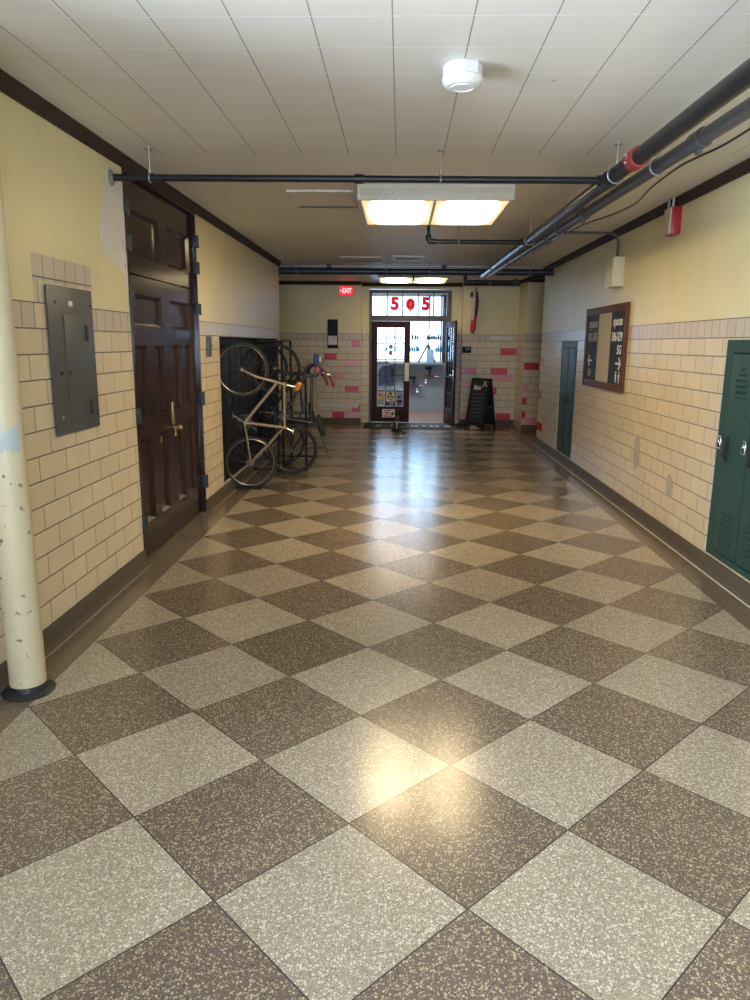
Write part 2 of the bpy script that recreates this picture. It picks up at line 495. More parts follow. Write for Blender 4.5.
# right wall
G1 = (4.86, 5.80, .128, 1.80); G2 = (10.58, 11.65, .128, 1.81)
b = MB()
holed_wall(b, 'x', XR, XR+.6, YB, YRE, 0, ZC, [G1, G2], M_wall)
b.box(XR+.58, XR+.62, 4.8, 5.85, 0, 1.9, M_black); b.box(XR+.58, XR+.62, 10.5, 11.7, 0, 1.9, M_black)
for c, ru, rv, sd in (((XR-.001, 7.66, .66), .12, .20, 3), ((XR-.001, 6.68, .50), .09, .125, 4), ((XR-.001, 7.40, .35), .018, .05, 5), ((XR-.001, 7.36, .46), .016, .03, 6)):
    b.prism(blob(c, ru, rv, 12, sd, 'x'), (-.001, 0, 0), M_chip)
def rt(y0, y1, row, m):   # one coloured tile on the right wall
    b.box(XR-.002, XR+.01, y0, y1, Z0+ROW*row+.004, Z0+ROW*(row+1)-.004, m)
for y0, row, m in ((12.93, 9, M_tpink), (12.98, 5, M_tpink), (12.85, 1, M_tred)):
    rt(y0, YRE-.003, row, m)
tag(b.build('wall_right'), kind='structure')

# back wall behind the camera with a wide window
W2 = (-1.5, 2.0, .95, 2.75)
b = MB(); holed_wall(b, 'y', YB-.3, YB, XL-1.1, XR+.6, 0, ZC, [W2], M_wall); tag(b.build('wall_back'), kind='structure')

# far walls with the coloured tiles
def stile(bb, x0, x1, row, m, y=YF):
    bb.box(x0, x1, y-.003, y+.01, Z0+ROW*row+.004, Z0+ROW*(row+1)-.004, m)
b = MB()
b.box(XF0, -.87, YF, YS+.1, 0, ZC, M_wall)
def px(u, y=YF): return (u-401.0)/731.3*y*1.0
for u0, u1, row, m in ((353, 361, 11, M_tred), (326, 338, 9, M_tred), (345.5, 360, 8, M_tpink), (334, 345.5, 6, M_tpink), (346, 360, 4, M_tred),
                       (353, 361, 1, M_tred), (333.5, 345.5, 0, M_tred), (345.5, 360, 0, M_tpink)):
    stile(b, px(u0), min(px(u1), -.872), row, m)
b.box(-1.84, -.93, YF-.004, YF+.01, .36, .44, M_plaster)
tag(b.build('wall_far'), kind='structure')
b = MB()
b.box(1.32, 2.52, YF, YS+.1, 0, ZC, M_wall)
for u0, u1, row, m in ((498, 514.5, 10, M_tred), (461, 475, 7, M_tred), (489, 505.5, 7, M_tred), (488, 512, 6, M_tpink), (462, 475, 5, M_tpink), (492, 496, 4, M_tred),
                       (496, 510.5, 0, M_tred), (459.5, 467, 0, M_tpink), (467, 472, 0, M_tred)):
    stile(b, max(px(u0), 1.322), px(u1), row, m)
b.box(1.93, 2.44, YF-.004, YF+.01, 1.845, 1.925, M_plaster)
b.box(2.52, XF1, 15.3, YS+.1, 0, ZC, M_wall)
for u0, u1, row, m in ((520, 536, 8, M_tred), (520, 527, 5, M_tpink), (517, 526, 3, M_tred), (517, 525.5, 1, M_tred), (517, 537, 0, M_tpink)):
    stile(b, max(px(u0, 15.3), 2.522), px(u1, 15.3), row, m, 15.3)
tag(b.build('wall_far_right'), kind='structure')
b = MB(); b.box(-.87, -.705, YS, YS+.1, 0, ZC, M_wall); b.box(1.095, 1.32, YS, YS+.1, 0, ZC, M_wall); b.box(-.705, 1.095, YS, YS+.1, 2.92, ZC, M_wall)
tag(b.build('wall_shopfront'), kind='structure')
b = MB(); b.box(XF0-.2, XF0, YLE-.6, YS, 0, ZC, M_wall); tag(b.build('wall_passage_left'), kind='structure')
b = MB(); b.box(XF1, XF1+.2, YRE-.6, YS, 0, ZC, M_wall); tag(b.build('wall_passage_right'), kind='structure')
b = MB(); b.box(XF0, XL-1.1, YLE-.2, YLE, 0, ZC, M_wall); tag(b.build('wall_passage_near_left'), kind='structure')
b = MB(); b.box(XR+.6, XF1, YRE-.2, YRE, 0, ZC, M_wall); tag(b.build('wall_passage_near_right'), kind='structure')

# bases (cove profile) and crowns
def base_x(name, x, s, y0, y1, h=.118):       # on a wall facing +-x; s = direction into the room
    b = MB()
    prof = [(0, 0), (.055, 0), (.034, .012), (.022, .035), (.018, h-.008), (.012, h), (0, h)]
    b.prism([(x+s*p[0], y0, p[1]) for p in prof], (0, y1-y0, 0), M_base)
    b.box(x+s*.053, x+s*.066, y0, y1, 0, .004, M_strip if s < 0 else M_stripdark)
    return tag(b.build(name), kind='structure')
base_x('baseboard_left', XL, 1, YB, DL[0]-.01); base_x('baseboard_left_middle', XL, 1, DL[1]+.01, YLE)
base_x('baseboard_right', XR, -1, YB, YRE)
def base_y(name, y, x0, x1, h=.118):
    b = MB(); prof = [(0, 0), (.055, 0), (.034, .012), (.022, .035), (.018, h-.008), (.012, h), (0, h)]
    b.prism([(x0, y-p[0], p[1]) for p in prof], (x1-x0, 0, 0), M_base); return tag(b.build(name), kind='structure')
base_y('baseboard_far_left', YF, XF0, -.87); base_y('baseboard_far_right', YF, 1.32, 2.52); base_y('baseboard_far_pier', 15.3, 2.52, XF1)
def crown_x(name, x, s, y0, y1):
    b = MB(); prof = [(0, 2.935), (.018, 2.935), (.022, 2.96), (.035, 2.975), (.04, 3.01), (.058, 3.03), (.06, 3.05), (0, 3.05)]
    b.prism([(x+s*p[0]*.85, y0, ZC-(ZC-p[1])*.68) for p in prof], (0, y1-y0, 0), M_trim); return tag(b.build(name), kind='structure')
crown_x('trim_1', XL, 1, YB, YLE); crown_x('trim_2', XR, -1, YB, YRE)
def crown_y(name, y, x0, x1):
    b = MB(); prof = [(0, 2.955), (.018, 2.955), (.022, 2.975), (.035, 2.985), (.058, 3.03), (.06, 3.05), (0, 3.05)]
    b.prism([(x0, y-p[0]*.85, ZC-(ZC-p[1])*.8) for p in prof], (x1-x0, 0, 0), M_trim); return tag(b.build(name), kind='structure')
crown_y('trim_3', YF, XF0, -.87); crown_y('trim_4', YS, -.87, 1.32); crown_y('trim_5', YF, 1.32, 2.52); crown_y('trim_6', 15.3, 2.52, XF1)

# windows behind / beside the camera (light sources of the hall)
def hall_window(name, axis, t, rect, n):
    r = structure_root(name, (t, (rect[0]+rect[1])/2, rect[2]) if axis == 'x' else ((rect[0]+rect[1])/2, t, rect[2]))
    f = MB(); g = MB()
    def bx(mb, a0, a1, z0, z1, d, m):
        if axis == 'x': mb.box(t-d, t+d, a0, a1, z0, z1, m)
        else: mb.box(a0, a1, t-d, t+d, z0, z1, m)
    a0, a1, z0, z1 = rect
    bx(f, a0, a0+.06, z0, z1, .04, M_sill); bx(f, a1-.06, a1, z0, z1, .04, M_sill); bx(f, a0+.06, a1-.06, z0, z0+.06, .04, M_sill); bx(f, a0+.06, a1-.06, z1-.06, z1, .04, M_sill)
    for k in range(1, n): q = a0+(a1-a0)*k/n; bx(f, q-.025, q+.025, z0+.06, z1-.06, .03, M_sill)
    bx(g, a0+.06, a1-.06, z0+.06, z1-.06, .003, M_glass)
    f.build('window_frame', r); g.build('pane', r)
hall_window('window_1', 'x', XL-.10, W1, 2); hall_window('window_2', 'y', YB-.2, W2, 3)

# ------------------------------------------------------------------ brown double door (left wall)
def panel_leaf(y0, y1, z0, z1, xf, thick, panels, m):
    """slab of stiles and rails around sunk panels with a bevelled surround; front face at x = xf, facing +x"""
    mb = MB()
    us = sorted({y0, y1, *[p[0] for p in panels], *[p[1] for p in panels]})
    holes = panels
    holed_wall(mb, 'x', xf-thick, xf, y0, y1, z0, z1, holes, m)
    for (a, c, d, e) in panels:
        mb.box(xf-thick, xf-.028, a-.002, c+.002, d-.002, e+.002, m)
        w = .03     # sloped surround
        for (p, q) in (((a, d), (a, e)), ((c, d), (c, e)), ((a, d), (c, d)), ((a, e), (c, e))):
            su = w if p[0] == q[0] == a else (-w if p[0] == q[0] == c else 0)
            sv = w if p[1] == q[1] == d else (-w if p[1] == q[1] == e else 0)
            A, B = Vector((xf-.002, *p)), Vector((xf-.002, *q))
            if su:
                A2, B2 = Vector((xf-.028, p[0]+su, p[1]+w*(1 if p[1] == d else -1))), Vector((xf-.028, q[0]+su, q[1]-w))
            else:
                A2, B2 = Vector((xf-.028, p[0]+w, p[1]+sv)), Vector((xf-.028, q[0]-w, q[1]+sv))
            i = mb.mi(m); vs = [mb.bm.verts.new(k) for k in (A, B, B2, A2)]; mb.face(vs, i)
    return mb
D1 = structure_root('door_1', (XL, 6.55, 0))
XD = XL-.035
f = MB()     # frame round the opening
f.box(XL-.16, XL+.006, DL[0], DL[0]+.035, 0, 2.985, M_door, .004); f.box(XL-.16, XL+.006, DL[1]-.035, DL[1], 0, 2.985, M_door, .004); f.box(XL-.16, XL+.006, DL[0]+.035, DL[1]-.035, 2.955, 2.985, M_door)
f.build('door_frame', D1)
def hinge(parent, y, z0, z1):
    h = MB(); h.box(XL-.03, XL+.022, y-.03, y+.03, z0, z1, M_black, .004); h.cyl((XL+.024, y, z0-.008), (XL+.024, y, z1+.008), .012, M_black, seg=10)
    h.build('hinge', parent)
ov = panel_leaf(DL[0]+.04, DL[1]-.04, 2.262, 2.95, XD, .045, [(5.74, 6.44, 2.40, 2.735), (6.66, 7.36, 2.40, 2.735)], M_door).build('overdoor_panel', D1)
lk = MB(); lk.cyl((XD-.002, 6.55, 2.52), (XD+.012, 6.55, 2.52), .02, M_black); lk.box(XD, XD+.006, 6.52, 6.58, 2.49, 2.55, M_black); lk.build('lock', ov)
for y in (5.60, 7.465):
    hinge(ov, y, 2.66, 2.76); hinge(ov, y, 2.41, 2.51)
def leaf(y0, y1, p1, p2, hy):
    o = panel_leaf(y0, y1, .012, 2.25, XD, .045, [(p1[0], p2[1], 1.86, 2.112)] + [(p[0], p[1], za, zb) for p in (p1, p2) for za, zb in ((1.14, 1.72), (.285, .975))], M_door).build('door_leaf', D1)
    for za, zb in ((2.02, 2.115), (1.13, 1.245), (.265, .39)): hinge(o, hy, za, zb)
    return o
l1 = leaf(5.615, 6.545, (5.745, 6.02), (6.19, 6.44), 5.60)
l2 = leaf(6.55, 7.44, (6.68, 6.93), (7.07, 7.30), 7.465)
k = MB(); k.box(XD, XD+.008, 6.585, 6.645, 1.015, 1.215, M_brass, .003); k.build('lock_plate', l2)
k = MB(); k.cyl((XD, 6.615, .985), (XD+.045, 6.615, .985), .012, M_brass); k.lathe((XD+.04, 6.615, .985), (1, 0, 0), [(0, .010), (.008, .018), (.020, .023), (.032, .018), (.038, .008)], M_brass); k.build('door_knob', l2)
k = MB(); k.cyl((XD+.002, 6.66, .93), (XD+.002, 6.66, .985), .008, M_brass, seg=8); k.box(XD, XD+.006, 6.64, 6.68, .90, .93, M_brass); k.build('key_latch', l2)
k = MB(); k.prism(blob((XD-.028, 6.33, .905), .028, .035, 9, 12, 'x'), (.003, 0, 0), M_brass); k.build('worn_patch', l1)

# ------------------------------------------------------------------ left wall items
t = thing('heating_pipe', 'tall cream painted pipe with chipped paint standing floor to ceiling at left edge', 'pipe', (-1.872, 3.39, 0))
b = MB(); b.cyl((-1.872, 3.39, .02), (-1.872, 3.39, ZC), .087, M_column, seg=32); b.build('pipe_shaft', t)
b = MB(); b.lathe((-1.872, 3.39, 0), (0, 0, 1), [(0, .125), (.008, .128), (.018, .115), (.026, .095), (.05, .092)], M_black, 32); b.build('floor_collar', t)
b = MB()
seg = 26; i = b.mi(M_bareband)
rows = []
rd = random.Random(3)
for h in range(4):
    rows.append([b.bm.verts.new((-1.872+.0885*math.cos(a), 3.39+.0885*math.sin(a), 1.24+h*.034+(rd.uniform(-.022, .022) if h in (0, 3) else 0))) for a in [-2.6+2.3*q/seg for q in range(seg+1)]])
for h in range(3):
    for q in range(seg): b.face([rows[h][q], rows[h][q+1], rows[h+1][q+1], rows[h+1][q]], i)
b.build('bare_band', t)['label'] = 'bare grey band where paint is torn off'

t = thing('electrical_panel', 'grey steel electrical panel on tiled wall left of the brown double door', 'electrical panel', (XL, 4.530, 1.20))
b = MB(); b.box(XL+0.0010, XL+0.0130, 4.240, 4.830, 1.205, 2.055, M_panelgrey, .004); b.build('cabinet_box', t)
b = MB(); b.box(XL+0.0130, XL+0.0200, 4.225, 4.845, 1.195, 2.065, M_panelgrey, .003)
for yy, zz in ((4.320, 1.97), (4.310, 1.30), (4.810, 1.97), (4.810, 1.28)): b.cyl((XL+0.0190, yy, zz), (XL+0.0240, yy, zz), .010, M_galv if zz < 1.31 and yy < 4.6 else M_greyhandle, seg=10)
b.build('cover_trim', t)
d = MB(); d.box(XL+0.0200, XL+0.0270, 4.410, 4.790, 1.24, 1.90, M_panelgrey, .003); d = d.build('panel_door', t)
for zz in (1.80, 1.335):
    h = MB(); h.box(XL+0.0270, XL+0.0380, 4.695, 4.720, zz-.05, zz+.05, M_greyhandle, .003); h.build('latch', d)
h = MB(); h.cyl((XL+0.0270, 4.435, 1.56), (XL+0.0340, 4.435, 1.56), .013, M_greyhandle, seg=12); h.build('key_lock', d)
h = MB(); h.cyl((XL+0.0200, 4.335, 1.56), (XL+0.0280, 4.335, 1.56), .013, M_greyhandle, seg=12); h.build('key_lock', t)
h = MB(); h.box(XL+0.0200, XL+0.0215, 4.500, 4.550, 1.955, 1.985, M_paper); h.build('sticker', t)['label'] = 'small white sticker'

t = thing('wall_switch', 'dark slim switch box on tile between the brown door and the bicycles', 'switch', (XL, 7.78, 1.65))
b = MB(); b.box(XL+.001, XL+.03, 7.72, 7.84, 1.60, 1.81, M_panelgrey, .004); b.build('switch_box', t)
b = MB(); b.box(XL+.001, XL+.026, 7.845, 7.93, 1.70, 1.80, M_galv, .003); b.box(XL+.026, XL+.034, 7.88, 7.895, 1.73, 1.765, M_white); b.build('cover_plate', t)['label'] = 'silver cover plate'

# ------------------------------------------------------------------ lockers
def make_locker(label, group, wall_x, s, y0, y1, z0, z1, door, paint, vents_top=True, hside=1):
    """s = direction into the room (+1 left wall, -1 right wall); door=(ya,yb)"""
    t = thing('locker', label, 'locker', (wall_x-s*.2, (y0+y1)/2, z0), group)
    X = lambda d: wall_x+s*d
    b = MB()      # case: sides, back, top, bottom, front frame
    b.box(X(-.42), X(-.41), y0, y1, z0, z1, paint)
    for ya, yb in ((y0, door[0]), (door[1], y1)): b.box(X(-.41), X(-.012), ya, yb, z0, z1, paint)
    b.box(X(-.41), X(-.012), door[0], door[1], z1-.09, z1, paint); b.box(X(-.41), X(-.012), door[0], door[1], z0, z0+.045, paint)
    b.build('locker_case', t)
    d = MB(); za, zb = z0+.055, z1-.10; ya, yb = door[0]+.010, door[1]-.010
    d.box(X(-.035), X(-.006), ya, yb, za, zb, paint, .004)
    c = (ya+yb)/2; w = min(.09, (yb-ya)*.27)
    def louvre(z, ww): d.prism([(X(-.006), c-ww, z), (X(.006), c-ww, z-.004), (X(-.006), c-ww, z-.018)], (0, 2*ww, 0), paint)
    if vents_top:
        for q in range(6): louvre(zb-.10-q*.042, w*(.25 if q == 0 else (.6 if q == 1 else 1)))
    for q in range(6): louvre(za+.32-q*.042, w)
    d = d.build('locker_door', t)
    hy = ya+.045 if hside < 0 else yb-.045
    zh = (z0+z1)/2+.06
    h = MB(); h.box(X(-.006), X(.004), hy-.025, hy+.025, zh-.13, zh+.06, M_greyhandle, .003)
    h.tube([(X(.002), hy, zh-.11), (X(.028), hy, zh-.08), (X(.03), hy, zh-.02), (X(.004), hy, zh+.0)], .008, M_greyhandle, 8); h.build('handle', d)
    return t, (X(.03), hy, zh)
_, h1 = make_locker('green locker at right edge beside the tile wall, its whole door in view', None, XR, -1, 5.27, 5.795, .13, 1.798, (5.28, 5.665), M_green, True, 1)
_, h2 = make_locker('green locker cut off by the right photo edge, its door partly seen', None, XR, -1, 4.865, 5.269, .13, 1.798, (4.875, 5.262), M_green, True, 1)
make_locker('narrow green locker under the directory sign, nearer of the two far doors', None, XR, -1, 10.585, 11.10, .13, 1.806, (10.66, 11.09), M_green, False, 1)
make_locker('narrow green locker beyond the directory sign, farther of the two doors', None, XR, -1, 11.105, 11.645, .13, 1.806, (11.12, 11.50), M_green, False, -1)
def padlock(label, p, body):
    t = thing('padlock', label, 'padlock', (p[0]-.022, p[1], p[2]-.075), 'padlocks on the green lockers')
    b = MB(); b.box(p[0]-.031, p[0]-.011, p[1]-.026, p[1]+.026, p[2]-.075, p[2]-.022, body, .005); b.build('lock_body', t)
    b = MB(); b.tube([(p[0]-.021, p[1]-.017, p[2]-.024), (p[0]-.021, p[1]-.017, p[2]+.012), (p[0]-.021, p[1]-.008, p[2]+.025), (p[0]-.021, p[1]+.008, p[2]+.025), (p[0]-.021, p[1]+.017, p[2]+.012), (p[0]-.021, p[1]+.017, p[2]-.024)], .0055, M_chrome, 8); b.build('shackle', t)
padlock('silver padlock on the fully visible green locker door', (h1[0], h1[1], h1[2]+.04), M_chrome)
padlock('silver padlock on the cropped green locker at the right edge', (h2[0], h2[1], h2[2]+.05), M_chrome)
n = 10; A0 = AL[0]+.008; w = (AL[1]-AL[0]-.016)/n
names = ['first', 'second', 'third', 'fourth', 'fifth', 'sixth', 'seventh', 'eighth', 'ninth', 'tenth']
for q in range(n):
    y0 = A0+q*w
    lab = ('black steel locker in the wall recess behind the bicycles, nearest the brown door' if q == 0 else
           'black steel locker in the recess behind the bicycles, farthest from the brown door' if q == n-1 else
           'black steel locker behind the bicycles, %s in the row from the brown door' % names[q])
    make_locker(lab, 'black lockers behind the bicycles', XL-.28, 1, y0+.002, y0+w-.002, .147, 1.80, (y0+.02, y0+w-.02), M_blacklock, False, 1)

# ------------------------------------------------------------------ right wall items
t = thing('alarm_horn', 'small red and cream alarm box high on the right wall', 'alarm', (XR, 7.07, 2.76))
b = MB(); b.box(XR-.088, XR-.001, 6.98, 7.16, 2.73, 2.965, M_red, .005); b.build('alarm_box', t)
b = MB(); b.box(XR-.10, XR-.088, 6.985, 7.155, 2.735, 2.96, M_cream, .004); b.build('front_plate', t)['label'] = 'cream front plate'
for yy in (7.02, 7.13):
    b = MB(); b.cyl((XR-.07, yy, 2.965), (XR-.07, yy, ZC), .013, M_galv); b.build('conduit', t)
t = thing('junction_box', 'cream painted junction box with conduit above the directory sign', 'junction box', (XR, 8.9, 2.42))
b = MB(); b.box(XR-.12, XR-.001, 8.60, 8.93, 2.40, 2.72, M_cream, .006); b.build('box_body', t)
b = MB(); b.box(XR-.132, XR-.12, 8.61, 8.92, 2.41, 2.71, M_cream, .005); b.build('box_cover', t)
b = MB(); b.tube([(XR-.05, 8.75, 2.73), (XR-.05, 8.75, 2.90), (XR-.08, 8.75, 2.96), (XR-.15, 8.75, 2.985), (XR-.30, 8.75, 2.99), (1.58, 8.75, 2.99)], .014, M_greypipe, 10); b.build('conduit', t)

t = thing('directory_sign', 'brown framed black directory board with white room numbers on the right wall', 'sign', (XR, 9.060, 1.23))
y0, y1, z0, z1 = 8.27, 10.05, 1.235, 2.215
b = MB()
b.box(XR-.036, XR-.001, y0, y0+.07, z0, z1, M_signwood, .004); b.box(XR-.036, XR-.001, y1-.085, y1, z0, z1, M_signwood, .004)
b.box(XR-.036, XR-.001, y0+.07, y1-.085, z0, z0+.085, M_signwood, .004); b.box(XR-.036, XR-.001, y0+.07, y1-.085, z1-.085, z1, M_signwood, .004); b.build('sign_frame', t)
def board(ya, yb, m):
    q = MB(); q.box(XR-.026, XR-.001, ya, yb, z0+.085, z1-.085, m); return q
bl = board(9.430, y1-.085, M_signblack).build('sign_board', t)
board(8.870, 9.430, M_signtan).build('blank_strip', t)['label'] = 'plain tan middle strip'
br = board(y0+.07, 8.870, M_signblack).build('sign_board', t)
def arrow(mb, yc, zc, tip, m):     # tip: +1 points to +y (left as read), -1 right as read
    x = XR-.0262; w = .10
    mb.prism([(x, yc-w, zc-.012), (x, yc+w, zc-.012), (x, yc+w, zc+.012), (x, yc-w, zc+.012)], (-.0015, 0, 0), m)
    ty = yc+tip*w
    for sg in (1, -1):
        mb.prism([(x, ty+tip*.015, zc), (x, ty-tip*.055, zc+sg*.075), (x, ty-tip*.085, zc+sg*.06), (x, ty-tip*.03, zc)], (-.0015, 0, 0), m)
def west(mb, txt, y, z, size, m, align='CENTER', bold=.004, sx=1.0): mb.text(txt, M_face_west(XR-.0265, y, z), size, m, .0012, align, bold, sx)
def words(txt, y, z, size, m, parent, sx=1.0):
    q = MB(); west(q, txt, y, z, size, m, sx=sx); q.build('lettering', parent)
words('spaces', 9.69, 2.02, .155, M_letgrey, bl); words('501-505', 9.69, 1.845, .155, M_letgrey, bl, .88); words('EV', 9.74, 1.40, .13, M_letgrey, bl)
words('spaces', 8.61, 2.02, .14, M_lettering, br); words('506-529', 8.61, 1.845, .14, M_lettering, br, .9); words('5G', 8.49, 1.70, .14, M_lettering, br)
q = MB(); arrow(q, 9.74, 1.56, 1, M_lettering); q.build('arrow', bl)
q = MB(); arrow(q, 8.50, 1.55, -1, M_lettering); q.build('arrow', br)
x = XR-.0262
for yc in (8.55, 8.43):       # two restroom figures
    q = MB(); q.cyl((x, yc, 1.45), (x-.0015, yc, 1.45), .016, M_lettering)
    q.prism([(x, yc-.028, 1.43), (x, yc+.028, 1.43), (x, yc+.02, 1.375), (x, yc-.02, 1.375)], (-.0015, 0, 0), M_lettering)
    for sg in (-1, 1): q.prism([(x, yc+sg*.004, 1.376), (x, yc+sg*.018, 1.376), (x, yc+sg*.016, 1.335), (x, yc+sg*.004, 1.335)], (-.0015, 0, 0), M_lettering)
    q.build('restroom_figure', br)

# ------------------------------------------------------------------ ceiling items
def light_fixture(label, x0, x1, y0, y1, zb, strength, drop=0.0):
    t = thing('ceiling_light', label, 'ceiling light', ((x0+x1)/2, (y0+y1)/2, zb))
    b = MB(); w = .035
    b.box(x0, x1, y0, y1, ZC-.03, ZC-.001, M_fixture)
    b.box(x0, x0+w, y0, y1, zb, ZC-.03, M_fixture, .003); b.box(x1-w, x1, y0, y1, zb, ZC-.03, M_fixture, .003)
    b.box(x0+w, x1-w, y0, y0+w, zb, ZC-.03, M_fixture, .003); b.box(x0+w, x1-w, y1-w, y1, zb, ZC-.03, M_fixture, .003)
    xm = (x0+x1)/2; b.box(xm-.012, xm+.012, y0+w, y1-w, zb, ZC-.03, M_fixture); b.build('housing', t)
    for a, c in ((x0+w, xm-.012), (xm+.012, x1-w)):
        m = diffuser('lit_diffuser', strength, (a+c)/2-t.location.x, 0)
        d = MB(); d.box(a+.001, c-.001, y0+w+.001, y1-w-.001, zb+.006-drop, zb+.014, m); d.build('diffuser', t)['label'] = 'glowing diffuser'
light_fixture('wide twin panel ceiling light hanging near the middle of the hall', -.385, .925, 6.50, 7.85, 2.925, 31.0)
light_fixture('far ceiling light just in front of the shop doorway', -.46, .91, 14.6, 15.8, 2.99, 7.0, .02)

t = thing('ceiling_siren', 'round white siren mounted on the ceiling', 'siren', (.275, 3.86, 2.954))
b = MB(); b.lathe((.275, 3.86, 2.996), (0, 0, 1), [(0, .088), (.004, .094), (.053, .094)], M_white, 8); b.build('mounting_box', t, 20)
b = MB(); b.lathe((.275, 3.86, 2.955), (0, 0, 1), [(0, .07), (.003, .082), (.016, .094), (.037, .098), (.041, .088)], M_white, 32); b.build('siren_cap', t)
b = MB(); b.ring((.275, 3.86, 2.9545), (0, 0, 1), .055, .004, M_white, 28, 6); b.build('grille_ring', t)

for label, x0, x1, y0, y1 in (('large painted access hatch in the ceiling beside the twin panel light', -1.02, -.44, 6.75, 7.50), ('small painted access hatch in the ceiling near the far pipes', -.96, -.33, 11.7, 12.3)):
    t = thing('access_hatch', label, 'hatch', ((x0+x1)/2, (y0+y1)/2, ZC-.02))
    b = MB(); b.box(x0, x1, y0, y0+.03, ZC-.016, ZC-.0005, M_ceil); b.box(x0, x1, y1-.03, y1, ZC-.02, ZC-.0005, M_greypipe); b.box(x0, x0+.03, y0+.03, y1-.03, ZC-.016, ZC-.0005, M_ceil); b.box(x1-.03, x1, y0+.03, y1-.03, ZC-.016, ZC-.0005, M_ceil); b.build('hatch_frame', t)
    b = MB(); b.box(x0+.033, x1-.033, y0+.033, y1-.033, ZC-.009, ZC-.0005, M_plaster); b.build('hatch_panel', t)
t = thing('ceiling_vent', 'small pale vent grille in the ceiling before the far pipes', 'vent', (.08, 11.9, ZC-.02))
b = MB(); b.box(-.14, .34, 11.55, 11.6, ZC-.018, ZC-.0005, M_white); b.box(-.14, .34, 12.15, 12.2, ZC-.018, ZC-.0005, M_white); b.box(-.14, -.09, 11.6, 12.15, ZC-.018, ZC-.0005, M_white); b.box(.29, .34, 11.6, 12.15, ZC-.018, ZC-.0005, M_white); b.build('vent_frame', t)
b = MB()
for k in range(8): b.hexa([(-.09, 11.605+k*.068, ZC-.014), (.29, 11.605+k*.068, ZC-.014), (.29, 11.625+k*.068, ZC-.0145), (-.09, 11.625+k*.068, ZC-.0145), (-.09, 11.64+k*.068, ZC-.001), (.29, 11.64+k*.068, ZC-.001), (.29, 11.66+k*.068, ZC-.001), (-.09, 11.66+k*.068, ZC-.001)], M_white)
b.build('vent_slats', t)

# pipes -----------------------------------------------------------------
def hanger(parent, x, y, z, r, along):
    """rod from the ceiling with a ring round a pipe; along = pipe axis"""
    h = MB(); h.cyl((x, y, z+r+.012), (x, y, ZC-.004), .006, M_galv, seg=8); h.cyl((x, y, ZC-.008), (x, y, ZC-.0005), .028, M_galv, seg=14)
    h.ring((x, y, z), along, r+.006, .006, M_galv, 24, 6); h.cyl((x, y, z+r+.004), (x, y, z+r+.035), .012, M_galv, seg=10)
    h.build('pipe_hanger', parent)
ZP = 2.86
t = thing('sprinkler_pipe', 'black sprinkler pipe crossing the hall in front of the twin panel light', 'pipe', (-.3, 5.38, ZP))
b = MB(); b.cyl((XL+.002, 5.36, ZP), (1.375, 5.43, ZP), .0235, M_blackpipe, seg=18); b.build('pipe_run', t)
b = MB(); b.lathe((XL+.001, 5.36, ZP), (1, 0, 0), [(0, .055), (.006, .055), (.012, .04), (.022, .03)], M_galv, 24); b.build('wall_flange', t)['label'] = 'silver wall flange'
b = MB(); b.cyl((-.335, 5.392, ZP), (-.275, 5.394, ZP), .032, M_blackpipe, seg=18); b.build('coupling', t)
for xx, yy in ((-1.755, 5.366), (.255, 5.406)): hanger(t, xx, yy, ZP, .0235, (1, 0, 0))

t = thing('main_pipe', 'thick dark sprinkler main with red coupling along the right of the ceiling', 'pipe', (1.39, 4.9, ZP))
b = MB(); XM = lambda y: 1.427-.0103*(y-3.38)
b.cyl((XM(YB+.02), YB+.02, ZP), (XM(12.56), 12.56, ZP), .050, M_blackpipe, seg=24); b.build('pipe_run', t)
xx = XM(4.83)
b = MB(); b.cyl((xx, 4.76, ZP), (xx, 4.88, ZP), .062, M_redcoup, seg=24); b.box(xx-.075, xx-.05, 4.79, 4.87, ZP-.014, ZP+.014, M_redcoup, .004); b.box(xx+.05, xx+.075, 4.79, 4.87, ZP-.014, ZP+.014, M_redcoup, .004)
b.cyl((xx-.065, 4.83, ZP-.028), (xx-.065, 4.83, ZP+.028), .009, M_galv, seg=8); b.cyl((xx+.065, 4.83, ZP-.028), (xx+.065, 4.83, ZP+.028), .009, M_galv, seg=8); b.build('pipe_coupling', t)['label'] = 'red grooved coupling'
b = MB(); b.cyl((XM(5.43), 5.37, ZP), (XM(5.43), 5.50, ZP), .058, M_blackpipe, seg=24); b.cyl((1.33, 5.43, ZP), (1.40, 5.43, ZP), .034, M_blackpipe, seg=16); b.build('tee_fitting', t)
b = MB(); b.cyl((XM(8.57), 8.50, ZP), (XM(8.57), 8.64, ZP), .058, M_blackpipe, seg=24); b.cyl((1.30, 8.57, ZP), (1.36, 8.57, ZP), .034, M_blackpipe, seg=16); b.build('tee_fitting', t)
for yy in (5.24, 8.36, 11.3): hanger(t, XM(yy), yy, ZP, .050, (0, 1, 0))

t = thing('grey_pipe', 'grey pipe running beside the dark main on its right along the ceiling', 'pipe', (1.58, 5, 2.865))
P = lambda y: 1.645-.0245*(y-3.85)
b = MB(); b.cyl((P(YB+.02), YB+.02, 2.865), (P(12.5), 12.5, 2.865), .043, M_greypipe, seg=24); b.build('pipe_run', t)
for ya in (4.36, 6.75, 8.2, 9.6):
    b = MB(); b.cyl((P(ya), ya, 2.865), (P(ya+.13), ya+.13, 2.865), .053, M_greypipe, seg=24); b.box(P(ya)-.012, P(ya)+.012, ya+.04, ya+.09, 2.79, 2.815, M_greypipe); b.build('pipe_coupling', t)
for yy in (5.05, 7.7, 10.6): hanger(t, P(yy), yy, 2.865, .043, (0, 1, 0))

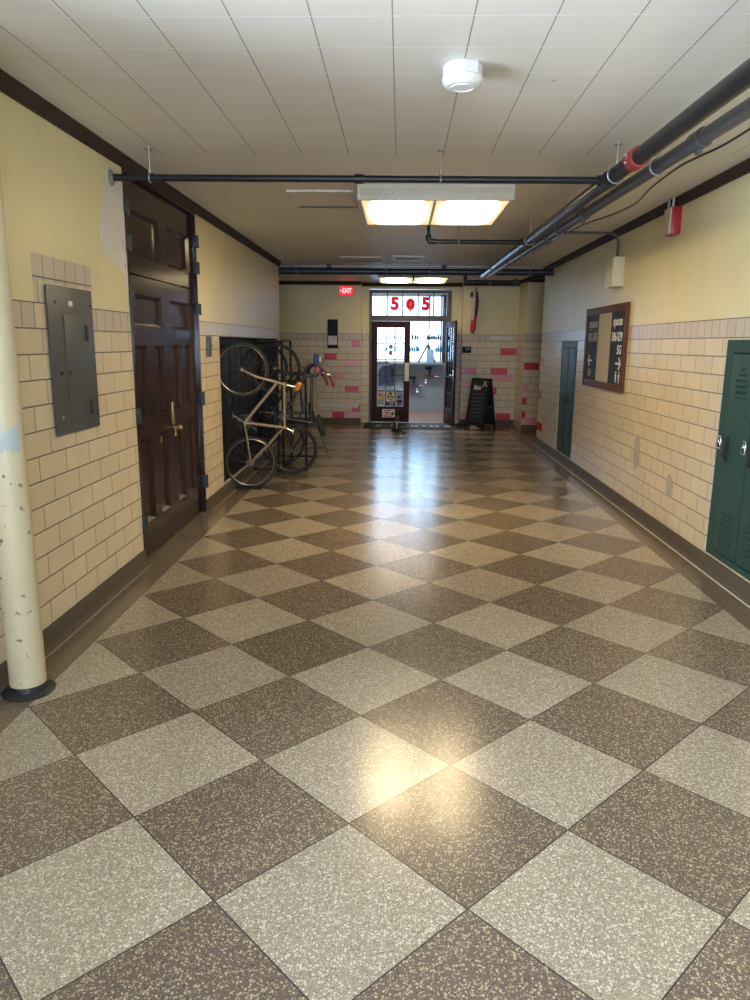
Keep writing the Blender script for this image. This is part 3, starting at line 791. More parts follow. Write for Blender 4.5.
t = thing('branch_pipe', 'short black sprinkler branch pipe behind the twin panel light', 'pipe', (.8, 8.55, ZP))
b = MB(); b.cyl((.30, 8.53, ZP), (1.31, 8.57, ZP), .0235, M_blackpipe, seg=18); b.build('pipe_run', t)
b = MB(); b.tube([(.36, 8.532, ZP), (.30, 8.53, ZP+.0), (.285, 8.53, ZP+.03), (.285, 8.53, ZP+.07)], .031, M_blackpipe, 14); b.cyl((.285, 8.53, ZP+.06), (.285, 8.53, ZC-.001), .016, M_blackpipe, seg=12); b.build('elbow', t)
hanger(t, .62, 8.543, ZP, .0235, (1, 0, 0))

t = thing('far_pipe', 'thick navy pipe crossing above the passage in front of the shop', 'pipe', (0, 12.62, 2.915))
b = MB(); b.cyl((-3.2, 12.62, 2.915), (XR-.002, 12.62, 2.915), .052, M_navy, seg=20); b.build('pipe_run', t)
for xx in (-1.75, -.25, .45, 2.1): hanger(t, xx, 12.62, 2.915, .052, (1, 0, 0))
b = MB(); b.cyl((.19, 12.62, 2.79), (.19, 12.62, 2.866), .016, M_navy); b.lathe((.19, 12.62, 2.765), (0, 0, 1), [(0, .012), (.003, .034), (.008, .034), (.012, .012), (.028, .017)], M_chrome, 18); b.build('sprinkler_head', t)['label'] = 'small silver sprinkler head'
t = thing('far_conduit', 'thin grey conduit against the ceiling above the far navy pipe', 'conduit', (0, 12.78, 3.01))
b = MB(); b.cyl((-3.2, 12.78, 3.015), (2.2, 12.78, 3.015), .02, M_galv, seg=12); b.build('conduit_run', t)
for xx in (-1.22, .7):
    b = MB(); b.cyl((xx-.04, 12.78, 3.015), (xx+.04, 12.78, 3.015), .032, M_greypipe, seg=14); b.build('coupling', t)
t = thing('stepped_pipe', 'dark blue pipe with an elbow above the chalkboard, nearer the far wall', 'pipe', (2.2, 14.6, 2.93))
b = MB(); b.cyl((1.25, 14.75, 2.93), (2.16, 14.75, 2.93), .036, M_navy, seg=18); b.build('pipe_run', t)
b = MB(); b.tube([(2.12, 14.75, 2.93), (2.25, 14.75, 2.93), (2.32, 14.72, 2.945), (2.44, 14.55, 2.985), (2.56, 14.5, 2.99), (3.6, 14.5, 2.99)], .038, M_navy, 14); b.build('pipe_elbow', t)
b = MB(); b.tube([(2.16, 14.75, 2.93), (2.25, 14.75, 2.93)], .055, M_greypipe, 16); b.build('coupling', t)
b = MB(); b.tube([(1.29, 14.75, 2.93), (1.25, 14.75, 2.93), (1.22, 14.75, 2.96), (1.22, 14.75, ZC-.001)], .038, M_navy, 14); b.build('pipe_elbow', t)
hanger(t, 1.7, 14.75, 2.93, .036, (1, 0, 0))
b = MB()
cab = [(1.78, 3.2, 2.90), (1.76, 3.8, 2.84), (1.70, 4.25, 2.795), (1.64, 4.7, 2.80), (1.66, 5.3, 2.79), (1.72, 5.8, 2.775), (1.70, 6.3, 2.785), (1.60, 6.9, 2.80), (1.56, 7.8, 2.80), (1.52, 9, 2.80)]
pts = []
for a, c in zip(cab, cab[1:]):
    for k in range(6): pts.append(Vector(a).lerp(Vector(c), k/6))
pts.append(Vector(cab[-1]))
for _ in range(3): pts = [pts[0]]+[(pts[k-1]+pts[k]*2+pts[k+1])/4 for k in range(1, len(pts)-1)]+[pts[-1]]
b.tube(pts, .0065, M_black, 6); tag(recentre(b.build('cable')), 'thin black cable sagging along the grey ceiling pipe', 'cable')

# ------------------------------------------------------------------ shopfront
D2 = structure_root('door_2', (.19, YS, 0))
x0, x1 = -.705, 1.095
f = MB()
f.box(x0, x0+.05, YS-.02, YS+.12, 0, 2.90, M_grey, .003); f.box(x1-.10, x1, YS-.02, YS+.12, 0, 2.90, M_grey, .003)
f.box(x0+.05, x1-.10, YS-.02, YS+.12, 2.865, 2.90, M_grey); f.box(x0+.05, x1-.10, YS-.02, YS+.12, 2.24, 2.33, M_grey, .003)
f.build('door_frame', D2)
tr = MB()
for k in range(6):
    q = x0+.05+(x1-x0-.1)*k/5; tr.box(q-.011, q+.011, YS+.02, YS+.06, 2.33, 2.865, M_inkblack)
tr.box(x0+.05, x1-.05, YS+.02, YS+.06, 2.33, 2.355, M_inkblack); tr.box(x0+.05, x1-.05, YS+.02, YS+.06, 2.84, 2.865, M_inkblack)
tr = tr.build('transom_window', D2)
g = MB(); g.box(x0+.05, x1-.05, YS+.036, YS+.042, 2.355, 2.84, M_glass); g.build('pane', tr)
pw = (x1-x0-.1)/5
q = MB(); q.text('5', M_face_south(x0+.05+pw*1.5, YS+.03, 2.60), .36, M_redtrans, .002, 'CENTER', .020); q.build('numeral', tr)
q = MB(); q.text('5', M_face_south(x0+.05+pw*3.5, YS+.03, 2.60), .36, M_redtrans, .002, 'CENTER', .020); q.build('numeral', tr)
q = MB(); c = (x0+.05+pw*2.5, YS+.03, 2.60)
q.prism([(c[0]+math.cos(a)*.098, c[1], c[2]+math.sin(a)*(.125)) for a in [2*PI*k/28 for k in range(28)]], (0, -.003, 0), M_redtrans)
q.prism([(c[0]-.02, c[1]-.003, c[2]-.12), (c[0]+.02, c[1]-.003, c[2]-.12), (c[0]+.012, c[1]-.003, c[2]-.155), (c[0]-.012, c[1]-.003, c[2]-.155)], (0, .003, 0), M_redtrans)
q.prism([(c[0]-.02, c[1]-.0035, c[2]-.03), (c[0]+.03, c[1]-.0035, c[2]-.03), (c[0]+.03, c[1]-.0035, c[2]+.04), (c[0]-.02, c[1]-.0035, c[2]+.04)], (0, .0005, 0), M_orange)
q.build('numeral', tr)

def shop_leaf(parent, w, hinge_left):
    """local frame: x from 0 to w, front at y=0 facing -y, z up"""
    mb = MB(); H = 2.235; st = .13; gz0, gz1 = .36, 2.10
    mb.box(0, st, 0, .045, .012, H, M_frame, .004); mb.box(w-st, w, 0, .045, .012, H, M_frame, .004)
    mb.box(st, w-st, 0, .045, .012, gz0, M_frame, .003); mb.box(st, w-st, 0, .045, gz1, H, M_frame, .003)
    mb.box(st+.06, w-st-.06, -.004, .01, .08, gz0-.07, M_frame, .003)
    o = mb.build('door_leaf', parent, local=True)
    mu = MB(); gw = w-2*st
    for k in (1, 2): mu.box(st+gw*k/3-.009, st+gw*k/3+.009, .006, .034, gz0, gz1, M_inkblack)
    for k in range(1, 5):
        for c in range(3):
            a = st+gw*c/3+(.009 if c else 0); d = st+gw*(c+1)/3-(.009 if c < 2 else 0)
            zz = gz0+(gz1-gz0)*k/5; mu.box(a, d, .006, .034, zz-.009, zz+.009, M_inkblack)
    mu.build('glazing_bars', o, local=True)
    g = MB(); g.box(st, w-st, .019, .023, gz0, gz1, M_glass); g.build('pane', o, local=True)
    return o
w1 = .86
lf = shop_leaf(D2, w1, True); lf.location = (-.845, .02, 0)
q = MB(); q.box(w1-.115, w1-.015, -.006, 0, .93, 1.335, M_white, .002); q.build('push_plate', lf, local=True)['label'] = 'pale push plate'
lo = shop_leaf(D2, .84, False)
lo.location = (.795, -.0, 0); lo.rotation_euler = (0, 0, math.radians(-80))
q = MB(); q.cyl((.775, -.045, 1.10), (.775, 0, 1.10), .016, M_chrome); q.box(.655, .785, -.062, -.042, 1.085, 1.115, M_chrome, .004); q.box(.745, .805, -.008, 0, .99, 1.20, M_chrome, .003)
q.build('door_handle', lo, local=True)

# notices on the closed leaf (fixed to its glass and bottom rail)
LX, LY = .19-.845, YS+.02
def notice(name, label, xa, xb, za, zb, m, yy, extra=None):
    mb = MB(); mb.box(xa, xb, yy-.002, yy, za, zb, m)
    if extra: extra(mb, xa, xb, za, zb, yy-.0025)
    return tag(recentre(mb.build(name)), label, 'notice')
GY = LY+.017
def art_yellow(mb, xa, xb, za, zb, y):
    mb.box(xa+.03, xb-.07, y-.0005, y+.0005, za+.20, zb-.05, M_inkred); mb.box(xa+.06, xb-.01, y-.0006, y+.0006, za+.16, zb-.07, M_yellow); mb.box(xa+.01, xb-.03, y-.0005, y+.0005, za+.02, za+.13, M_palegreen)
notice('poster', 'yellow and green poster in the bottom left pane of the closed shop door', LX+.135, LX+.318, .385, .70, M_creampaper, GY, art_yellow)
def art_tri(mb, xa, xb, za, zb, y):
    c = (xa+xb)/2; zc = (za+zb)/2+.02
    mb.prism([(c-.07, y, zc-.06), (c+.07, y, zc-.06), (c, y, zc+.09)], (0, -.0005, 0), M_inkblack); mb.ball((c, y-.0005, zc-.02), (.03, .0008, .035), M_creampaper, 10); mb.box(c-.05, c+.05, y-.0005, y+.0005, za+.02, za+.035, M_inkblack)
notice('poster', 'cream poster with black emblem in the bottom middle pane of the shop door', LX+.345, LX+.52, .485, .70, M_creampaper, GY, art_tri)
def art_ring(mb, xa, xb, za, zb, y):
    mb.ring(((xa+xb)/2+.03, y-.001, (za+zb)/2), (0, 1, 0), .032, .006, M_white, 20, 5)
notice('sticker', 'purple sticker with a pale ring under the cream poster on the door glass', LX+.335, LX+.52, .375, .475, M_purple, GY, art_ring)
def art_grey(mb, xa, xb, za, zb, y):
    mb.box(xa+.05, xb-.05, y-.0005, y+.0005, za+.18, za+.22, M_bluecloth); mb.ball(((xa+xb)/2+.01, y, za+.10), (.075, .001, .04), M_inkblack, 12); mb.box(xa+.05, xb-.04, y-.0005, y+.0005, za+.02, za+.045, M_inkblack)
notice('poster', 'grey poster with dark drawing in the bottom right pane of the shop door', LX+.545, LX+.725, .375, .70, M_postergrey, GY, art_grey)
def art_red(mb, xa, xb, za, zb, y):
    for za_, zb_, a_, c_ in ((.145, .165, .04, .20), (.10, .125, .05, .15), (.065, .085, .06, .17), (.02, .04, .03, .22)): mb.box(xa+a_, xa+c_, y-.0006, y+.0004, za+za_, za+zb_, M_inkred)
    mb.ball((xb-.055, y, za+.085), (.03, .001, .035), M_inkblack, 10)
notice('notice_sign', 'white notice with red lines on the bottom rail of the closed shop door', LX+.255, LX+.54, .115, .30, M_paper, LY-.005, art_red)
for k, zz in ((0, 1.685), (1, 1.545)):
    mb = MB(); mb.cyl((LX+.43, GY-.003, zz), (LX+.43, GY, zz), .048, M_letgrey, seg=24); mb.ring((LX+.43, GY-.003, zz), (0, 1, 0), .038, .003, M_greypipe, 24, 5)
    tag(recentre(mb.build('round_sticker')), 'round grey sticker on the shop door glass, %s of two' % ('upper' if k == 0 else 'lower'), 'sticker')

# mat, wedge
t = thing('door_mat', 'black mat with white lettering marks lying before the shop doors', 'mat', (.4, 15.85, 0))
b = MB(); b.box(-.78, 1.33, 15.42, 16.42, .001, .012, M_mat, .004); b.build('mat_body', t)
for k, (xa, ww) in enumerate(((-.52, .12), (-.2, .14), (.24, .16), (.48, .10), (.64, .22), (.98, .26))):
    for j in range(2):
        b = MB(); b.box(xa+j*ww*.55, xa+j*ww*.55+ww*.42, 15.70+.05*(k % 2), 15.98, .012, .0135, M_letgrey); b.build('letter_mark', t)
b = MB(); b.prism([(1.40, 15.55, .0125), (1.60, 15.50, .0125), (1.53, 15.52, .05), (1.44, 15.54, .095)], (.03, .10, 0), M_wedge)
for v in b.bm.verts: v.co.x += .08; v.co.z -= .012
tag(recentre(b.build('door_wedge')), 'beige door wedge at the foot of the open shop door', 'door wedge')

# exit sign
t = thing('exit_sign', 'lit red EXIT sign high on the far wall left of the shop doors', 'exit sign', (-1.19, YF, 2.77))
b = MB(); b.box(-1.335, -1.05, YF-.05, YF-.001, 2.755, 2.945, M_exitcase, .004); b.build('sign_case', t)
b = MB(); b.box(-1.33, -1.055, YF-.053, YF-.05, 2.76, 2.94, M_exitred); fc = b.build('lit_face', t)
b = MB(); b.text('EXIT', M_face_south(-1.175, YF-.0545, 2.85), .135, M_exitlet, .001, 'CENTER', .003, .72); b.prism([(-1.322, YF-.0545, 2.85), (-1.30, YF-.0545, 2.88), (-1.30, YF-.0545, 2.82)], (0, .001, 0), M_exitlet); b.build('lettering', fc)

# black framed holder with a sheet, plaque, flag
t = thing('wall_board', 'tall narrow black board with white sheet on the far wall under the exit sign', 'sign board', (-1.48, YF, 1.63))
b = MB(); b.box(-1.60, -1.375, YF-.022, YF-.001, 1.64, 2.255, M_signblack, .004); b.build('board', t)
b = MB(); b.box(-1.585, -1.395, YF-.024, YF-.022, 1.715, 1.905, M_paper)
for k in range(3): b.box(-1.56, -1.42+.02*(k % 2), YF-.0246, YF-.024, 1.875-k*.03, 1.887-k*.03, M_letgrey)
b.build('paper_sheet', t)['label'] = 'white sheet with small text'
t = thing('wall_plaque', 'small dark plaque on the tile right of the shop doors', 'plaque', (1.42, YF, 1.58))
b = MB(); b.box(1.335, 1.525, YF-.015, YF-.001, 1.565, 1.70, M_signblack, .003); b.build('plaque_plate', t)
b = MB(); b.box(1.41, 1.50, YF-.0165, YF-.015, 1.645, 1.675, M_letgrey); b.box(1.41, 1.48, YF-.0165, YF-.015, 1.62, 1.632, M_letgrey); b.build('lettering', t)
for k in range(3):
    zz = Z0+ROW*(11-k)
    b = MB(); b.box(XR-.003, XR-.0005, 12.05, 12.85, zz+.025, zz+.12, M_glosswhite)  # thin glossy white strip laid over the tile course
    tag(recentre(b.build('white_strip')), 'white strip on tile beyond the far green locker, %s of three' % ('topmost', 'middle', 'lowest')[k], 'paper strip', 'white strips on the right wall')

t = thing('hanging_flag', 'furled white purple and red flag hanging on the wall right of the shop doors', 'flag', (1.55, YF-.1, 1.98))
b = MB(); b.box(1.47, 1.53, YF-.03, YF-.001, 2.74, 2.84, M_black, .004); b.cyl((1.50, YF-.02, 2.79), (1.60, YF-.20, 2.93), .011, M_black, seg=10); b.build('pole_bracket', t)
b = MB(); nseg = 26; nz = 18; i3 = [b.mi(M_flagw), b.mi(M_flagp), b.mi(M_flagr)]
rows = []
for zi in range(nz+1):
    f_ = zi/nz; z = 2.86-f_*.89; row = []
    wd = .03+.028*math.sin(min(1, f_*1.4)*PI*.8)+.006*math.sin(f_*9); wd *= (1 if f_ < .9 else 1-(f_-.9)*6)
    cx = 1.57-.03*f_+.012*math.sin(f_*5)
    for a in range(nseg):
        th = 2*PI*a/nseg; rr = wd*(1+.28*math.sin(5*th+f_*2))
        row.append(b.bm.verts.new((cx+math.cos(th)*rr, YF-.135+math.sin(th)*rr*.75, z)))
    rows.append(row)
for zi in range(nz):
    for a in range(nseg):
        th = 2*PI*(a+.5)/nseg; f_ = zi/nz
        k = 2 if f_ > .58+.05*math.sin(2*th) else (1 if math.cos(th) > -.05 else 0)
        b.face([rows[zi][a], rows[zi][(a+1) % nseg], rows[zi+1][(a+1) % nseg], rows[zi+1][a]], i3[k])
b.face(rows[0][::-1], i3[0]); b.face(rows[-1], i3[2]); b.build('flag_cloth', t, 80)

# ------------------------------------------------------------------ chalkboard
t = thing('chalkboard', 'black folding chalkboard with white lettering standing right of the shop doors', 'chalkboard', (1.70, 15.5, 0), rz=-math.radians(38))
Wd, Dp, Hh = .45, .50, 1.06
def plank(name, sgn):
    th = math.atan((Dp/2-.02)/Hh)
    M = Matrix.Translation((0, sgn*Dp/2, 0)) @ Matrix.Rotation(sgn*th, 4, 'X')
    L = Hh/math.cos(th)
    q = MB()
    for xa, xb, za, zb in ((-Wd/2, -Wd/2+.035, 0, L), (Wd/2-.035, Wd/2, 0, L), (-Wd/2+.035, Wd/2-.035, L-.05, L), (-Wd/2+.035, Wd/2-.035, .10, .14)):
        q.obox(M @ Matrix.Translation(((xa+xb)/2, 0, (za+zb)/2)), xb-xa, .022, zb-za, M_bblack)
    o = q.build(name, t, local=True)
    p = MB(); p.obox(M @ Matrix.Translation((0, 0, (L-.05+.14)/2)), Wd-.07, .010, L-.19, M_chalk); p.build('board_face', o, local=True)
    return M, L, o
Mf, L, of = plank('front_board', -1); Mk, _, ob = plank('rear_board', 1)
def on(x, z): return Mf @ Matrix.Translation((x, -.0055, z)) @ Matrix.Rotation(PI/2, 4, 'X')
q = MB(); q.text('Bör', on(-.05, L-.20), .125, M_chalkmark, .0008, 'CENTER', .003); q.build('lettering', of, local=True)
q = MB()
for a in (.6, -.6): q.obox(Mf @ Matrix.Translation((.11, -.0055, L-.105)) @ Matrix.Rotation(a, 4, 'Y'), .014, .002, .105, M_chalkmark)
q.ring(Mf @ Vector((.07, -.006, L-.155)), Mf.to_3x3() @ Vector((0, 1, 0)), .016, .004, M_chalkmark, 16, 5); q.ring(Mf @ Vector((.15, -.006, L-.155)), Mf.to_3x3() @ Vector((0, 1, 0)), .016, .004, M_chalkmark, 16, 5); q.build('scissors_emblem', of, local=True)
rd = random.Random(9)
for k in range(7):
    xs = -.14; q = MB()
    while xs < .10:
        ww = rd.uniform(.03, .07); q.obox(Mf @ Matrix.Translation((xs+ww/2, -.0055, L-.34-k*.075)), ww*.8, .0015, .014, M_chalkfaint); xs += ww
    q.build('chalk_line', of, local=True)
q = MB(); q.tube([(Wd/2-.01, -Dp/2*.52, .49), (Wd/2-.01, 0, .462), (Wd/2-.01, Dp/2*.52, .49)], .006, M_galv, 6); q.build('spreader_chain', t, local=True)

# ------------------------------------------------------------------ inside the shop
YI = 19.85
b = MB(); b.box(-3.2, 2.6, YS, YI+.3, -.2, -.002, M_storefloor); tag(b.build('floor_shop'), kind='structure')
b = MB(); b.box(-3.2, 2.6, YS+.15, YI+.3, 3.10, 3.3, M_storewhite); tag(b.build('ceiling_shop'), kind='structure')
SW = (-2.9, 1.10, 1.27, 3.02)
b = MB()
b.box(-3.2, 2.6, YI, YI+.25, -.002, SW[2], M_storewall); b.box(-3.2, 2.6, YI, YI+.25, SW[3], 3.10, M_storewhite); b.box(-3.2, SW[0], YI, YI+.25, SW[2], SW[3], M_storewhite)
b.box(SW[1], 2.6, YI, YI+.25, SW[2], SW[3], M_darkpillar); tag(b.build('wall_shop_far'), kind='structure')
b = MB(); b.box(-3.4, -3.2, YS+.1, YI+.3, -.002, 3.3, M_storewhite); tag(b.build('wall_shop_left'), kind='structure')
b = MB(); b.box(2.6, 2.8, YS+.1, YI+.3, -.002, 3.3, M_storewhite); tag(b.build('wall_shop_right'), kind='structure')
r = structure_root('window_3', (-.9, YI+.12, SW[2]))
f = MB(); f.box(SW[0], SW[1], YI-.05, YI+.2, SW[2], SW[2]+.03, M_sill)
for xx in (-2.9, -1.9, -.9, .72, 1.04): f.box(xx, xx+.045, YI+.1, YI+.15, SW[2]+.03, SW[3], M_sill)
f.box(SW[0], SW[1], YI+.1, YI+.15, SW[3]-.05, SW[3], M_sill); f.build('window_frame', r)
g = MB(); g.box(SW[0], SW[1], YI+.122, YI+.128, SW[2]+.03, SW[3]-.05, M_glass); g.build('pane', r)
# shelves with bottles in front of the window
shelfz = (1.86, 1.545)
for k, zz in enumerate(shelfz):
    b = MB(); b.box(-.75, 1.16, YI-.24, YI-.055, zz-.012, zz, M_glass)
    for xx in (-.74, .2, 1.13): b.box(xx, xx+.012, YI-.235, YI-.06, zz-.022, zz-.012, M_chrome)
    tag(recentre(b.build('glass_shelf')), 'glass shelf across the shop window holding bottles, %s one' % ('upper' if k == 0 else 'lower'), 'shelf')
def bottle(x, z, h, m, label, group):
    t = MB(); t.lathe((x, YI-.15, z+.0005), (0, 0, 1), [(0, .022), (.004, .026), (h*.62, .026), (h*.72, .018), (h*.78, .010), (h*.84, .010)], m, 14)
    t.lathe((x, YI-.15, z+h*.84), (0, 0, 1), [(0, .013), (h*.14, .013), (h*.16, .009)], M_bottledark, 12)
    tag(recentre(t.build('bottle')), label, 'bottle', group)
rd = random.Random(21)
xs1 = [-.40, -.32, -.24, -.16, -.07, -.01, .30, .38, .44, .70, .755, .81, .865, .92, .98, 1.04]
for x in xs1: bottle(x, shelfz[0], rd.uniform(.11, .16), M_bottledark, 'small dark bottle on the upper glass shelf in the shop window', 'bottles on the upper glass shelf')
xs2 = [-.42, -.36, -.29, -.23, -.16, -.10, -.03, .24, .30, .36, .42, .47, .93, .985, 1.04, 1.09]
for k, x in enumerate(xs2): bottle(x, shelfz[1], rd.uniform(.13, .2), M_bottleblue, 'blue bottle on the lower glass shelf in the shop window', 'bottles on the lower glass shelf')
# A-frame mirror / easel on the sill; its reflection is painted as pale blue
t = thing('easel_stand', 'dark triangular easel holding a mirror with painted pale blue reflection on the shop window ledge', 'easel', (.68, YI-.33, SW[2]+.002))
b = MB()
for p, q in (((.46, YI-.37), (.70, YI-.31)), ((.90, YI-.37), (.72, YI-.31))): b.cyl((p[0], p[1], SW[2]+.001), (q[0], q[1], SW[2]+.46), .022, M_darkpillar, seg=8)
b.cyl((.71, YI-.265, SW[2]+.001), (.71, YI-.305, SW[2]+.45), .018, M_darkpillar, seg=8); b.build('easel_legs', t)
b = MB(); b.box(.67, .86, YI-.41, YI-.385, SW[2]+.001, SW[2]+.34, M_lightblue, .004); b.build('mirror_face', t)['label'] = 'mirror face with painted pale blue reflection'
b = MB(); b.box(-.3, 1.10, YI-.42, YI-.051, SW[2]-.045, SW[2], M_storewall, .004); tag(recentre(b.build('ledge_shelf')), 'grey ledge on top of the half wall under the shop window', 'ledge')
# wall stations: little shelves with a tool and chrome bracket
def station(label, x, z, flip):
    t = thing('wall_shelf', label, 'shelf', (x, YI, z))
    q = MB(); q.box(x-.17, x+.17, YI-.22, YI-.001, z, z+.03, M_maroon, .006); q.build('shelf_board', t)
    q = MB(); q.tube([(x+.10*flip, YI-.002, z-.15), (x+.10*flip, YI-.05, z-.14), (x+.10*flip, YI-.15, z-.02), (x+.10*flip, YI-.18, z-.0)], .014, M_chrome, 8); q.box(x+.10*flip-.02, x+.10*flip+.02, YI-.01, YI-.001, z-.18, z-.08, M_chrome); q.build('bracket', t)
    q = MB(); q.box(x+.11, x+.26, YI-.235, YI-.20, z+.008, z+.024, M_chrome, .004); q.build('front_rail', t)
    return t
station('small maroon wall shelf seen low through the open shop door', .36, .66, 1)
station('small maroon wall shelf seen high through the open shop door', .78, .90, -1)
def dryer(label, x, z):
    t = thing('hair_dryer', label, 'hair dryer', (x, YI-.13, z))
    q = MB(); q.lathe((x-.09, YI-.13, z+.19), (1, 0, 0), [(0, .028), (.06, .033), (.12, .05), (.16, .05), (.18, .03)], M_bottledark, 16); q.build('dryer_barrel', t)
    q = MB(); q.cyl((x+.035, YI-.13, z+.001), (x+.045, YI-.13, z+.16), .02, M_bottledark, r2=.026); q.build('dryer_grip', t)
dryer('dark hair dryer standing on the low maroon wall shelf', .32, .69); dryer('dark hair dryer standing on the high maroon wall shelf', .74, .93)
t = thing('work_coat', 'dark blue coat hanging behind the closed glazed shop door', 'coat', (-.36, YI-.05, .7))
b = MB(); rows = []; i = b.mi(M_bluecloth)
for zi in range(13):
    f_ = zi/12; z = 1.19-f_*.55; row = []
    wd = .07+.12*min(1, f_*5)
    for a in range(28):
        th = 2*PI*a/28; row.append(b.bm.verts.new((-.38+math.cos(th)*wd*(1+.07*math.sin(6*th)), YI-.09+math.sin(th)*.065*(1+.2*math.sin(7*th+f_)), z)))
    rows.append(row)
for zi in range(12):
    for a in range(28): b.face([rows[zi][a], rows[zi][(a+1) % 28], rows[zi+1][(a+1) % 28], rows[zi+1][a]], i)
b.face(rows[0][::-1], i); b.face(rows[-1], i); b.build('coat_cloth', t, 80)
b = MB(); b.cyl((-.38, YI-.002, 1.17), (-.38, YI-.09, 1.20), .012, M_chrome, seg=8); b.build('coat_hook', t)

# ------------------------------------------------------------------ bicycles (local riding frame: x forward, y left, z up; rear axle = origin)
def make_bike(name_label, frame_m, rim_m, geo, saddle, bars, carrier=False, seat_clamp=False):
    t = thing('bicycle', name_label, 'bicycle', (0, 0, 0), 'bicycles hanging upright on the rack')
    R = geo['R']; V = lambda k, y=0: Vector((geo[k][0], y, geo[k][1]))
    rear, front, crown, head, bb, seat = [V(k) for k in ('rear', 'front', 'crown', 'head', 'bb', 'seat')]
    def wheel(c, nm):
        w = MB(); w.ring(c, (0, 1, 0), R-.017, .017, M_rubber, 56, 10); w = w.build(nm, t, local=True)
        q = MB(); 
        for s_ in (-.007, .007): q.ring(c+Vector((0, s_, 0)), (0, 1, 0), R-.041, .0075, rim_m, 56, 6)
        q.build('rim', w, local=True)
        q = MB(); q.cyl(c+Vector((0, -.035, 0)), c+Vector((0, .035, 0)), .014, M_hub, seg=12); q.cyl(c+Vector((0, -.065, 0)), c+Vector((0, .065, 0)), .006, M_hub, seg=8)
        for s_ in (-.028, .028): q.cyl(c+Vector((0, s_-.002, 0)), c+Vector((0, s_+.002, 0)), .024, M_hub, seg=14)
        q.build('hub', w, local=True)
        q = MB()
        for k in range(28):
            a = 2*PI*k/28; e = c+Vector((math.cos(a), 0, math.sin(a)))*(R-.044); a2 = a+(.9 if k % 4 < 2 else -.9)
            q.cyl(c+Vector((math.cos(a2)*.025, .028*(1 if k % 2 else -1), math.sin(a2)*.025)), e, .0013, M_rim, seg=4, cap=False)
        q.build('spokes', w, local=True)
        return w
    wheel(rear, 'rear_wheel'); wheel(front, 'front_wheel')
    q = MB()
    q.cyl(crown.lerp(head, .12), head, .021, frame_m); q.cyl(bb+Vector((0, -.035, 0)), bb+Vector((0, .035, 0)), .024, frame_m)
    d0, t0 = crown.lerp(head, .30), crown.lerp(head, .80)
    q.cyl(bb, d0, .0205, frame_m); q.cyl(seat, t0, .018, frame_m); q.cyl(bb, seat+(seat-bb).normalized()*.03, .019, frame_m)
    for s_ in (-1, 1):
        q.tube([bb+Vector((-.03, s_*.02, 0)), bb.lerp(rear, .35)+Vector((0, s_*.045, 0)), rear+Vector((0, s_*.062, 0))], .0115, frame_m, 8)
        q.tube([seat+Vector((0, s_*.018, -.01)), seat.lerp(rear, .4)+Vector((0, s_*.045, 0)), rear+Vector((0, s_*.062, 0))], .010, frame_m, 8)
        q.cyl(rear+Vector((0, s_*.058, 0)), rear+Vector((0, s_*.068, 0)), .016, frame_m, seg=10)
    q.build('frame', t, local=True)
    q = MB(); ax = (crown-head).normalized()
    q.cyl(crown, crown.lerp(head, .14), .023, frame_m)
    for s_ in (-1, 1):
        mid = crown.lerp(front, .55)-Vector((geo.get('rake', .03), 0, 0)) + ax*.02
        q.tube([crown+Vector((0, s_*.03, 0)), crown.lerp(mid, .45)+Vector((0, s_*.05, 0)), mid+Vector((0, s_*.054, 0)), mid.lerp(front, .6)+Vector((0, s_*.058, 0)), front+Vector((0, s_*.06, 0))], [.017, .017, .015, .012, .010], frame_m, 8)
        q.cyl(front+Vector((0, s_*.055, 0)), front+Vector((0, s_*.066, 0)), .012, frame_m, seg=10)
    q.build('fork', t, local=True)
    # drivetrain on the right side
    q = MB(); yr = -.048
    q.ring(bb+Vector((0, yr, 0)), (0, 1, 0), .088, .005, M_rim, 36, 6); q.ring(bb+Vector((0, yr, 0)), (0, 1, 0), .055, .004, M_rim, 30, 6)
    for k in range(5):
        a = 2*PI*k/5; q.cyl(bb+Vector((0, yr, 0)), bb+Vector((math.cos(a)*.088, yr, math.sin(a)*.088)), .008, M_rim, seg=6)
    q.build('chainring', t, local=True)
    ca = geo.get('crank', .5)
    for s_, sg in ((-1, 1), (1, -1)):
        e = bb+Vector((math.cos(ca)*.17*sg, s_*.072, math.sin(ca)*.17*sg))
        q = MB(); q.cyl(bb+Vector((0, s_*.06, 0)), e, .0125, M_rim, r2=.010, seg=8); q = q.build('crank_arm', t, local=True)
        p = MB(); p.box(e.x-.045, e.x+.045, e.y+s_*.012, e.y+s_*.10, e.z-.012, e.z+.012, M_rubber, .003); p.cyl(e, e+Vector((0, s_*.10, 0)), .006, M_rim, seg=8); p.build('pedal', q, local=True)
    q = MB(); q.lathe(rear+Vector((0, -.028, 0)), (0, -1, 0), [(0, .05), (.008, .05), (.010, .04), (.018, .038), (.022, .026), (.028, .024)], M_hub, 20); q.build('sprockets', t, local=True)
    q = MB(); a_ = (bb-rear).normalized(); n_ = Vector((-a_.z, 0, a_.x))
    for s_ in (1, -1): q.tube([rear+Vector((0, yr, 0))+n_*.04*s_, bb+Vector((0, yr, 0))+n_*.086*s_], .004, M_black, 6)
    q.build('chain', t, local=True)
    sd = (seat-bb).normalized(); top = V('post')
    q = MB(); q.cyl(seat, top, .0135, M_chrome if seat_clamp else M_black, seg=12)
    if seat_clamp: q.cyl(top-Vector((.03, 0, 0)), top+Vector((.035, 0, .012)), .014, M_chrome, seg=10)
    q.build('seat_post', t, local=True)
